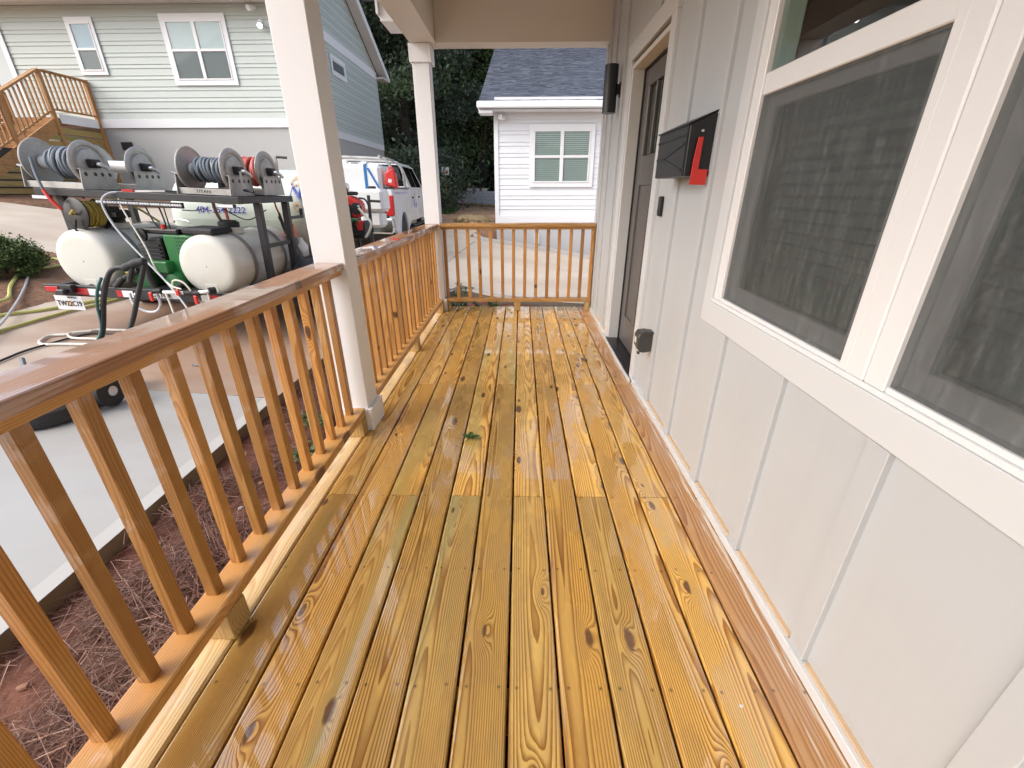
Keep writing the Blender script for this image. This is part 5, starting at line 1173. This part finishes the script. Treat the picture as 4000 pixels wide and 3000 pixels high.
for y0, n_, sz in ((.75, 26, .045),):   # illegible lavender lettering along the bed rail, as flat dashes
    lt = MB(); y = .32
    rng = random.Random(5)
    while y < 2.05:
        w2 = rng.uniform(.018, .045)
        if not .62 < (y-.3) % .95 < .72: lt.box(1.0005, 1.0022, y, y+w2, 1.255, 1.255+rng.choice((.03, .03, .04)))
        y += w2+.012
    part('lettering', lt, MT['lav'], tk)
Mx = Matrix(((0, 0, 1, 0), (1, 0, 0, 0), (0, 1, 0, 0), (0, 0, 0, 1)))
text('logo_letter', 'A', .34, Matrix.Translation((.9962, 2.78, 1.02)) @ Mx, MT['bluetext'], tk, .8, .004)
text('logo_letter', 'LPH', .15, Matrix.Translation((.9962, 3.08, .965)) @ Mx, MT['bluetext'], tk, .8, .004)
em = MB()
for k in range(12):
    a = k*30; em.add([(.9966, 2.9+.05*math.cos(R(a))+.03*math.cos(q), 1.22+.06*math.sin(R(a))+.03*math.sin(q)) for q in (0, 1.3, 2.6, 3.9, 5.2)], [(0, 1, 2, 3, 4)])
part('emblem', em, MT['tanprint'], tk, recalc=False)
# ladder rack on the bed
lr = thing('ladder_rack', 'brushed aluminium ladder rack over the truck bed', 'rack', (-3.6, 9.32, -.03), (0, .02, .065))
for y in (.75, 2.0): part('hoop', MB().tube(spl([(-.92, y, 1.39), (-.88, y, 1.80), (-.74, y, 1.93), (.60, y, 1.93), (.80, y, 1.88), (.90, y, 1.70), (.93, y, 1.39)], 6), .032, 10), MT['alu'], lr, smooth=True)
for x in (-.55, .68): part('side_rail', MB().tube([(x, .6, 1.965), (x, 2.1, 1.965)], .026, 8), MT['alu'], lr, smooth=True)
for z in (1.55, 1.68): part('step', MB().tube([(.92, 1.8, z), (.92, 2.0, z)], .018, 8), MT['alu'], lr)
bkt = thing('bed_tank', 'big white poly tank with blue straps in the truck bed', 'tank', (-3.6, 9.32, -.03), (0, .02, .065))
part('shell', MB().box(-.75, .78, .22, 1.45, .86, 1.80), MT['polywhite'], bkt, .08, seg=3) if False else part('shell', MB().box(-.75, .78, .22, 1.45, .86, 1.80), MT['polywhite'], bkt, .07)
for x in (-.30, .44): bx('strap', (x, x+.06, .214, .2195, .87, 1.79), MT['blue'], bkt); bx('strap', (x, x+.06, .22, 1.45, 1.801, 1.806), MT['blue'], bkt)
part('strap', MB().add([(.50, .212, 1.72), (.54, .212, 1.74), (.74, .208, 1.36), (.70, .208, 1.36)], [(0, 1, 2, 3)]), MT['blue'], bkt)
for k in range(5): bx('lid_clutter', (-.45+k*.2, -.33+k*.2, .4, .55, 1.806, 1.83+.02*(k % 3)), MT['strap'] if k % 2 else MT['polywhite'], bkt, .008)
gc = thing('gas_can', 'red plastic gas can resting on the truck bed rail', 'can', (-2.72, 9.75, 1.35), (.0, .25, .065))
part('body', MB().prism([(-.06, 0), (.20, .0), (.10, .30), (.0, .33), (-.09, .24)], 1, -.12, .12), MT['red'], gc, .03); bx('label', (.0, .07, -.1225, -.1205, .08, .15), MT['plate'], gc)
part('handle', MB().tube(spl([(-.06, 0, .27), (-.02, 0, .36), (.06, 0, .33)], 4), .018, 8), MT['red'], gc, smooth=True)

# ================================================================== SURFACE CLEANER (stands on the walk)
scz = zf(-3.5, 2.85)
sf = thing('surface_cleaner', 'black wheeled surface cleaner with tall bent handle behind the railing', 'cleaner', (-3.55, 2.90, scz))
part('deck_disc', MB().lathe([(.05, scz+.17), (.24, scz+.16), (.30, scz+.11), (.305, scz+.05), (.29, scz+.05)], (-3.62, 2.88, 0), 'z', 32), MT['blackmatte'], sf, smooth=True)
part('skirt_brush', MB().lathe([(.285, scz+.015), (.30, scz+.015), (.30, scz+.0495), (.285, scz+.0495)], (-3.62, 2.88, 0), 'z', 32), MT['black'], sf)
part('swivel', MB().lathe([(.05, scz+.17), (.05, scz+.24), (.02, scz+.25)], (-3.62, 2.88, 0), 'z', 16), MT['zinc'], sf, smooth=True)
for x, y in ((-3.27, 3.04), (-3.42, 3.32)):
    cw = part('wheel', MB().lathe([(.03, -.035), (.10, -.04), (.125, -.03), (.125, .03), (.10, .04), (.03, .035)], (x, y, scz+.126), 'x', 22), MT['tyre'], sf, smooth=True)
    part('hub', MB().lathe([(.005, -.045), (.04, -.042), (.04, .042), (.005, .045)], (x, y, scz+.126), 'x', 12), MT['zinc'], cw)
    part('wheel_arm', MB().tube([(x-.05, y-.02, scz+.126), (x-.18, y-.10, scz+.15)], .014, 8), MT['black'], sf)
hl = [(-3.60, 2.92, scz+.18), (-3.51, 3.20, .03), (-3.46, 3.35, .166), (-3.317, 3.35, .479), (-3.21, 3.35, .659), (-3.13, 3.35, .722), (-3.04, 3.35, .728)]
part('handle_tube', MB().tube(spl(hl, 8), .019, 10), MT['hoseblk'], sf, smooth=True)
hr = [(-3.40, 2.95, scz+.18), (-3.27, 3.25, .09), (-3.173, 3.35, .265), (-3.019, 3.35, .523), (-2.90, 3.35, .73), (-2.89, 3.35, .765), (-2.94, 3.35, .768)]
part('handle_tube', MB().tube(spl(hr, 8), .018, 10), MT['hoseblk'], sf, smooth=True)
part('grip', MB().tube(spl([(-3.06, 3.35, .722), (-3.0, 3.35, .745), (-2.94, 3.35, .765), (-2.875, 3.35, .775)], 6), [.028, .031, .032, .033, .033, .032, .029, .028, .030, .032, .033, .033, .033, .032, .031, .031, .030, .029, .026], 10), MT['blackmatte'], sf, smooth=True)
part('teal_hose', MB().tube(spl([(-3.248, 3.33, .651), (-3.313, 3.33, .566), (-3.37, 3.33, .435), (-3.451, 3.33, .18), (-3.56, 3.05, -.08)], 6), .011, 8), paint('teal_hose', (.03, .12, .11), .45), sf, smooth=True)
part('trigger', MB().tube([(-2.99, 3.35, .73), (-3.03, 3.32, .62)], .018, 8), MT['blackmatte'], sf)
# ================================================================== HOSES ON THE GROUND
def ghose(name, label, P, r, mat, lift=.0, dz=0.0):
    Q = spl([(a, b, 0) for a, b in P], 8)
    return hose(name, label, [(q.x, q.y, zf(q.x, q.y)+r*.9+.006+dz+lift*abs(math.sin(i*.7))) for i, q in enumerate(Q)], r, mat, n=2)
ghose('garden_hose', 'yellow hose running from the bush down the mulch island', [(-5.9, 4.3), (-6.3, 4.95), (-6.45, 5.12), (-6.52, 5.32), (-6.89, 5.71), (-7.25, 6.18)], .020, MT['hoseyel'], dz=.05)
ghose('garden_hose', 'yellow hose curving behind the cream tank on the mulch', [(-7.75, 6.75), (-7.55, 6.91), (-7.42, 6.96), (-7.27, 6.93), (-6.9, 6.8)], .020, MT['hoseyel'], dz=.05)
ghose('garden_hose', 'frayed yellow hose between bush and tank on the mulch', [(-7.28, 6.4), (-7.2, 6.58), (-7.14, 6.79), (-6.9, 7.0)], .018, MT['hoseyel'], dz=.05)
ghose('garden_hose', 'pale yellow hose along the island edge under the trailer', [(-6.3, 4.5), (-6.16, 4.85), (-6.08, 4.97), (-5.94, 5.13), (-5.79, 5.42), (-5.62, 5.74), (-5.47, 5.93), (-5.2, 6.3)], .019, MT['hoseyel'])
ghose('garden_hose', 'yellow hose running straight over the stained driveway', [(-5.6, 3.9), (-5.66, 4.39), (-5.67, 4.57), (-5.66, 4.85), (-5.62, 5.24), (-5.54, 5.52), (-5.45, 5.92), (-5.1, 6.3)], .018, MT['hoseyel'])
ghose('clear_line', 'clear grey hose trailing from the bush across the mulch', [(-7.23, 6.31), (-6.81, 5.83), (-6.18, 5.06), (-5.66, 4.39), (-5.3, 3.8)], .014, MT['hoseclear'], dz=.05)
ghose('white_coil', 'white hose lying in a loose loop on the driveway', [(-4.2, 4.7), (-4.6, 4.65), (-4.8, 4.62), (-4.94, 4.45), (-5.09, 4.37), (-5.06, 4.24), (-4.98, 4.15), (-4.89, 4.13), (-4.79, 4.16), (-4.5, 4.2), (-4.1, 4.28)], .014, MT['hosewhite'])
ghose('white_coil', 'smaller white hose loop inside the first on the driveway', [(-4.80, 4.55), (-4.94, 4.45), (-4.86, 4.35), (-4.76, 4.32), (-4.5, 4.34)], .012, MT['hosewhite'], dz=.012)
ghose('black_line', 'thin black hose running along the walk to the cleaner', [(-4.8, 2.9), (-4.9, 3.69), (-4.93, 3.94), (-4.89, 4.17), (-4.83, 4.39), (-4.71, 4.52), (-4.4, 4.55)], .011, MT['hoseblk'])
hose('black_wand', 'short black wand end leaning beside the black hose', [(-4.58, 3.62, zf(-4.6, 3.6)+.09), (-4.52, 3.56, zf(-4.6, 3.6)+.012)], .018, MT['hosegrey'], 'wand')
hose('bent_wire', 'bent grey wire hook on the driveway behind the balusters', [(-3.10, 3.9, zf(-3.1, 3.9)+.06), (-3.08, 3.88, zf(-3.1, 3.9)+.014), (-3.16, 3.86, zf(-3.1, 3.9)+.01), (-3.20, 3.86, zf(-3.1, 3.9)+.02)], .008, MT['hosegrey'], 'hook')

# ================================================================== VEGETATION
def leaf_cloud(name, C, size, mat, parent=None, aspect=1.0, updir=.35, tri=False, kind=None):
    n = len(C); rng = np.random.RandomState(len(C) % 997+3)
    nrm = rng.normal(size=(n, 3)); nrm[:, 2] += updir*2; nrm /= np.linalg.norm(nrm, axis=1)[:, None]
    t = rng.normal(size=(n, 3)); t -= nrm*(t*nrm).sum(1)[:, None]; t /= np.linalg.norm(t, axis=1)[:, None]
    b = np.cross(nrm, t); s = size*(.6+.8*rng.rand(n))[:, None]
    V = np.empty((n, 4, 3)); V[:, 0] = C-t*s; V[:, 1] = C+b*s*.5*aspect-nrm*s*.12; V[:, 2] = C+t*s; V[:, 3] = C-b*s*.5*aspect-nrm*s*.12
    me = bpy.data.meshes.new(name); me.vertices.add(n*4); me.vertices.foreach_set('co', V.reshape(-1)); me.loops.add(n*4); me.loops.foreach_set('vertex_index', np.arange(n*4, dtype=np.int32))
    me.polygons.add(n); me.polygons.foreach_set('loop_start', np.arange(0, n*4, 4, dtype=np.int32)); me.polygons.foreach_set('loop_total', np.full(n, 4, dtype=np.int32)); me.update(calc_edges=True)
    me.materials.append(mat); return me
def make_tree(seed, H, rc, nl, leaf, zb=.25, droop=.0):
    rng = np.random.RandomState(seed); rr_ = random.Random(seed); mb = MB()
    tp = [(0, 0, -.4)]
    for k in range(1, 7): tp.append((rr_.uniform(-.18, .18)*k*.6, rr_.uniform(-.18, .18)*k*.6, H*.86*k/6))
    mb.tube(spl(tp, 3), list(np.linspace(H*.018+.10, .03, 19)), 8); C = []
    nc = 70
    for k in range(nc):
        f = zb+(1-zb)*(k+rr_.random())/nc; z = H*f; ra = rc*(math.sin(math.pi*min(1, (f-zb)/(1-zb)*.82+.16))**.7)*rr_.uniform(.45, 1.05); an = rr_.uniform(0, 6.283)
        p = Vector((ra*math.cos(an), ra*math.sin(an), z)); b0 = Vector((0, 0, max(.5, z-ra*.55-rr_.uniform(0, .8))))
        if k % 2 == 0: mb.tube(spl([b0, (b0+p)/2+Vector((0, 0, .3)), p], 3), list(np.linspace(.07, .015, 7)), 5, False)
        m = int(nl/nc*rr_.uniform(.5, 1.6)); cs = rr_.uniform(.35, .95)*rc/4
        q = rng.normal(size=(m, 3))*np.array([cs*1.2, cs*1.2, cs*.62]); 
        C.append(q+np.array(p)+np.array([0, 0, -.3*droop]))
    return mesh_of(mb, 'trunk', smooth=True), np.concatenate(C)
TREES = []
for sd_, H, rc, nl, lf, mt, zb in ((11, 19, 4.6, 42000, .115, 'leafc', .10), (12, 22, 5.0, 46000, .115, 'leaf', .08), (13, 15, 3.8, 36000, .10, 'leafb', .06), (14, 24, 5.2, 44000, .13, 'leafc', .14), (15, 17, 3.3, 30000, .095, 'leafb', .34)):
    tm, C = make_tree(sd_, H, rc, nl, lf, zb); tm.materials.append(MT['bark']); TREES.append((tm, leaf_cloud('crown', C, lf, MT[mt])))
tl = [(-1.75, 36.2, 4, 'light green tree leaning over the block wall beside the white roof'), (-9.6, 27.5, 1, 'broad tall tree rising behind the green house gable'), (-7.0, 30.5, 0, 'dark tree beside the green house eave'), (-6.6, 37.5, 2, 'lighter leafy tree between the two houses'), (-8.6, 36, 3, 'tallest dark tree behind the truck cab'),
      (-3.2, 38.5, 1, 'tall green tree above the block wall'), (-1.2, 42, 0, 'dark tree behind the spoil heap'), (-5.6, 43, 3, 'tall dark tree at the back of the clearing'), (-12.5, 33, 0, 'dark tree mostly hidden by the green house'),
      (1.8, 44, 3, 'dark tall tree behind the white house roof'), (-10, 45, 1, 'green tree far back behind the gable'), (-.2, 50, 1, 'far green tree deep in the wood'), (-4, 52, 0, 'far dark tree deep in the wood'), (-8, 53, 3, 'farthest tall dark tree in the wood'), (-15, 42, 3, 'tall dark tree far behind the green house'), (4, 52, 0, 'far dark tree beyond the white house')]
for i, (x, y, k, lab) in enumerate(tl):
    r_ = thing('tree', lab, 'tree', (x, y, zf(x, y)-.12), (0, 0, i*1.37), 'trees behind the houses'); s = 1+.12*math.sin(i*2.7); r_.scale = (s, s, s)
    put('trunk', TREES[k][0], None, r_); put('crown', TREES[k][1], None, r_)
# understorey shrubs
rng = np.random.RandomState(5)
sc_ = np.concatenate([rng.normal(size=(500, 3))*np.array([.5, .5, .35])+np.array([rng.uniform(-1, 1), rng.uniform(-.8, .8), rng.uniform(.2, 1.7)]) for _ in range(14)])
shr = leaf_cloud('foliage', sc_, .10, MT['leaf']); shr2 = leaf_cloud('foliage', sc_[::-1]*np.array([1.2, 1, 1.3]), .11, MT['leafc'])
shs = [(-6.6, 31, 'shrub at the tree line by the green lawn'), (-6.4, 38.0, 'shrub behind the left end of the block wall'), (-.9, 38.5, 'shrub growing behind the block wall'), (.2, 37, 'shrub behind the white house corner'), (-3.6, 41, 'shrub behind the spoil heap'), (-8.4, 28.5, 'shrub below the green house gable'), (-6.2, 26.5, 'shrub at the back corner of the green house'), (-2.4, 44, 'shrub in shade under the far trees'), (-7.4, 40, 'shrub under the tallest dark tree')]
for i, (x, y, lab) in enumerate(shs):
    r_ = thing('shrub', lab, 'shrub', (x, y, zf(x, y)-.1), (0, 0, i*1.1)); s = 1.25+.3*math.sin(i*1.9); r_.scale = (s, s, s*1.1)
    put('foliage', shr if i % 2 else shr2, None, r_)
    part('stem', MB().tube([(0, 0, -.1), (.05, .05, 1.0)], [.04, .015], 6), MT['bark'], r_)
# a dense wood closing the view behind
rng = np.random.RandomState(8); n = 52000
wx = rng.uniform(-34, 16, n); wy = 57+rng.rand(n)*9; wz = rng.rand(n)**.9*(24+3*np.sin(wx*.5)+2.5*np.sin(wx*1.3))
wood_o = put('distant_wood', leaf_cloud('distant_wood', np.stack([wx, wy, wz+zg(wx, wy)], 1), .52, MT['leafc']), None); tag(wood_o, 'dark mass of woodland closing the view', 'wood', kind='stuff')
# bushes and plants
bc = []
rng = np.random.RandomState(3)
for k in range(46):
    a, e_ = rng.uniform(0, 6.28), rng.uniform(-.1, 1.5); c0 = np.array([.42*math.cos(a)*math.cos(e_), .42*math.sin(a)*math.cos(e_), .22+.40*math.sin(e_)]); bc.append(c0+rng.normal(size=(620, 3))*.066)
bb = thing('bush', 'round clipped green bush on the mulch island', 'bush', (-7.44, 6.2, zf(-7.44, 6.2)-.04), (0, 0, .4)); bb.scale = (.92, .92, .82)
put('foliage', leaf_cloud('foliage', np.concatenate(bc), .020, MT['bush']), None, bb); part('stem', MB().tube([(0, 0, -.08), (0, 0, .4)], [.03, .012], 6), MT['bark'], bb)
def nandina(label, x, y, h, sp_, ns, seed, dz=-.09):
    rr_ = random.Random(seed); r_ = thing('leafy_plant', label, 'plant', (x, y, zf(x, y)+dz), (0, 0, seed)); L = MB(); S = MB()
    for k in range(ns):
        a = rr_.uniform(0, 6.28); top = Vector((sp_*math.cos(a)*rr_.uniform(.3, 1), sp_*math.sin(a)*rr_.uniform(.3, 1), h*rr_.uniform(.55, 1)))
        P = spl([(0, 0, -.03), top*.5+Vector((0, 0, .05)), top], 4); S.tube(P, list(np.linspace(.006, .002, len(P))), 5)
        for q in P[2:]:
            for j in range(5):
                M = Matrix.Translation(q) @ Matrix.Rotation(rr_.uniform(0, 6.28), 4, 'Z') @ Matrix.Rotation(R(rr_.uniform(-35, 40)), 4, 'Y'); l_ = leaf_mb(rr_.uniform(.035, .065), .014, M, .2); L.add(l_.v, l_.f)
    part('foliage', L, MT['nandina'], r_, recalc=False); part('stems', S, MT['bark'], r_); return r_
nandina('upright leafy plant beyond the far railing by the white post', -.86, 6.05, .62, .26, 16, 2)
nandina('low spreading leafy plant in the bed past the deck end', -.45, 6.35, .34, .34, 16, 4)
nandina('small leafy plant at the foot of the far railing', -.60, 5.55, .30, .3, 16, 6)
nandina('tiny weed on the bed near the house corner', .62, 6.6, .10, .1, 6, 8)
nandina('small green weed among the straw behind the railing', -1.62, 3.0, .14, .16, 8, 9)
nandina('second green weed among the straw near the near post', -1.5, 2.55, .10, .12, 7, 10)
# pine straw
def needles(name, label, N, x0, x1, y0, y1, dens, seed, hmax=.05, cover=lambda x, y: True):
    rng = np.random.RandomState(seed); V = np.empty((N, 4, 3)); k = 0
    while k < N:
        x, y = rng.uniform(x0, x1), rng.uniform(y0, y1)
        if rng.rand() > dens(x, y): continue
        a = rng.uniform(0, 6.283); L = rng.uniform(.05, .13); wd = rng.uniform(.0009, .0019); z = zf0(x, y)+abs(rng.normal(0, hmax*.5))+.004; tl_ = rng.normal(0, .22)
        d = np.array([math.cos(a)*math.cos(tl_), math.sin(a)*math.cos(tl_), math.sin(tl_)])*L; s = np.array([-math.sin(a), math.cos(a), rng.uniform(-.6, .6)])*wd
        c = np.array([x, y, z]); V[k, 0] = c-d-s; V[k, 1] = c+d-s*.6; V[k, 2] = c+d+s*.6; V[k, 3] = c-d+s; k += 1
    me = bpy.data.meshes.new(name); me.vertices.add(N*4); me.vertices.foreach_set('co', V.reshape(-1)); me.loops.add(N*4); me.loops.foreach_set('vertex_index', np.arange(N*4, dtype=np.int32))
    me.polygons.add(N); me.polygons.foreach_set('loop_start', np.arange(0, N*4, 4, dtype=np.int32)); me.polygons.foreach_set('loop_total', np.full(N, 4, dtype=np.int32)); me.update(calc_edges=True)
    me.materials.append(MT['straw']); o_ = put(name, me, None); tag(o_, label, 'straw', kind='stuff'); return o_
_gx = np.arange(-2.3, 3.6, .1); _gy = np.arange(-3.1, 8.2, .1); _ZZ = zg(*np.meshgrid(_gx, _gy, indexing='ij'))
def zf0(x, y):
    i = min(max(int((x+2.3)/.1), 0), len(_gx)-1); j = min(max(int((y+3.1)/.1), 0), len(_gy)-1)
    return _ZZ[i, j]-.10+.022*hnoise(x*1.6, y*1.6)
needles('pine_straw', 'brown pine straw scattered over the bed beside the porch', 42000, -2.09, -.99, -.6, 6.2, lambda x, y: min(1, .10+max(0, (x+2.02)*1.6))*max(.12, .5+.5*math.sin(y*2.9+x*5)+.35*math.sin(y*7.1-x*9)), 4, .075)
needles('pine_straw', 'brown pine straw over the bed past the deck end', 7000, -1.6, 1.6, 5.1, 7.5, lambda x, y: .8, 5)
# stones along the bed edge
for i in range(26):
    x, y = -2.05+random.uniform(0, .55)**1.5, random.uniform(.6, 4.2); s = random.uniform(.008, .02)
    v = []
    mb = MB().lathe([(s*.2, -s*.5), (s*.9, -s*.35), (s, .0), (s*.8, s*.4), (s*.2, s*.55)], (0, 0, 0), 'z', 7); mb.v = [(p[0]*(1+.3*math.sin(i+p[1]*90)), p[1]*1.2, p[2]) for p in mb.v]
    o_ = part('pebble', mb, MT['block_grey'] if i % 3 else MT['clay'], smooth=True); o_.location = (x, y, zf0(x, y)+s*.3); o_.rotation_euler = (0, 0, i); tag(o_, 'small pebble in the red soil between porch and walk', 'pebble', 'pebbles along the bed')
# grass patch by the road
gp = rng.rand(5000, 3)*np.array([2.6, 5.5, .05])+np.array([-6.6, 25.5, 0]); gp[:, 2] += zg(gp[:, 0], gp[:, 1])-.1
go2 = put('grass', leaf_cloud('grass', gp, .09, MT['grass'], updir=0), None); tag(go2, 'patch of green grass at the edge of the dirt road', 'grass', kind='stuff')
gp = rng.rand(3500, 3)*np.array([1.3, 2.6, .05])+np.array([-2.6, 17.7, 0]); gp[:, 2] += zg(gp[:, 0], gp[:, 1])+.12*np.exp(-((gp[:, 0]+1.95)**2/.4+(gp[:, 1]-19)**2/1.6))+.06
go3 = put('dry_grass', leaf_cloud('dry_grass', gp, .06, MT['drygrass'], updir=-.2), None); tag(go3, 'dry tan grass on the low mound by the road', 'grass', kind='stuff')
# weeds along the toe of the block wall
gp = rng.rand(1600, 3)*np.array([4.4, .6, .12])+np.array([-5.4, 33.7, 0]); gp[:, 2] += zg(gp[:, 0], gp[:, 1])-.1
go4 = put('weeds', leaf_cloud('weeds', gp, .07, MT['drygrass'], updir=-.2), None); tag(go4, 'dry weeds along the foot of the block wall', 'grass', kind='stuff')
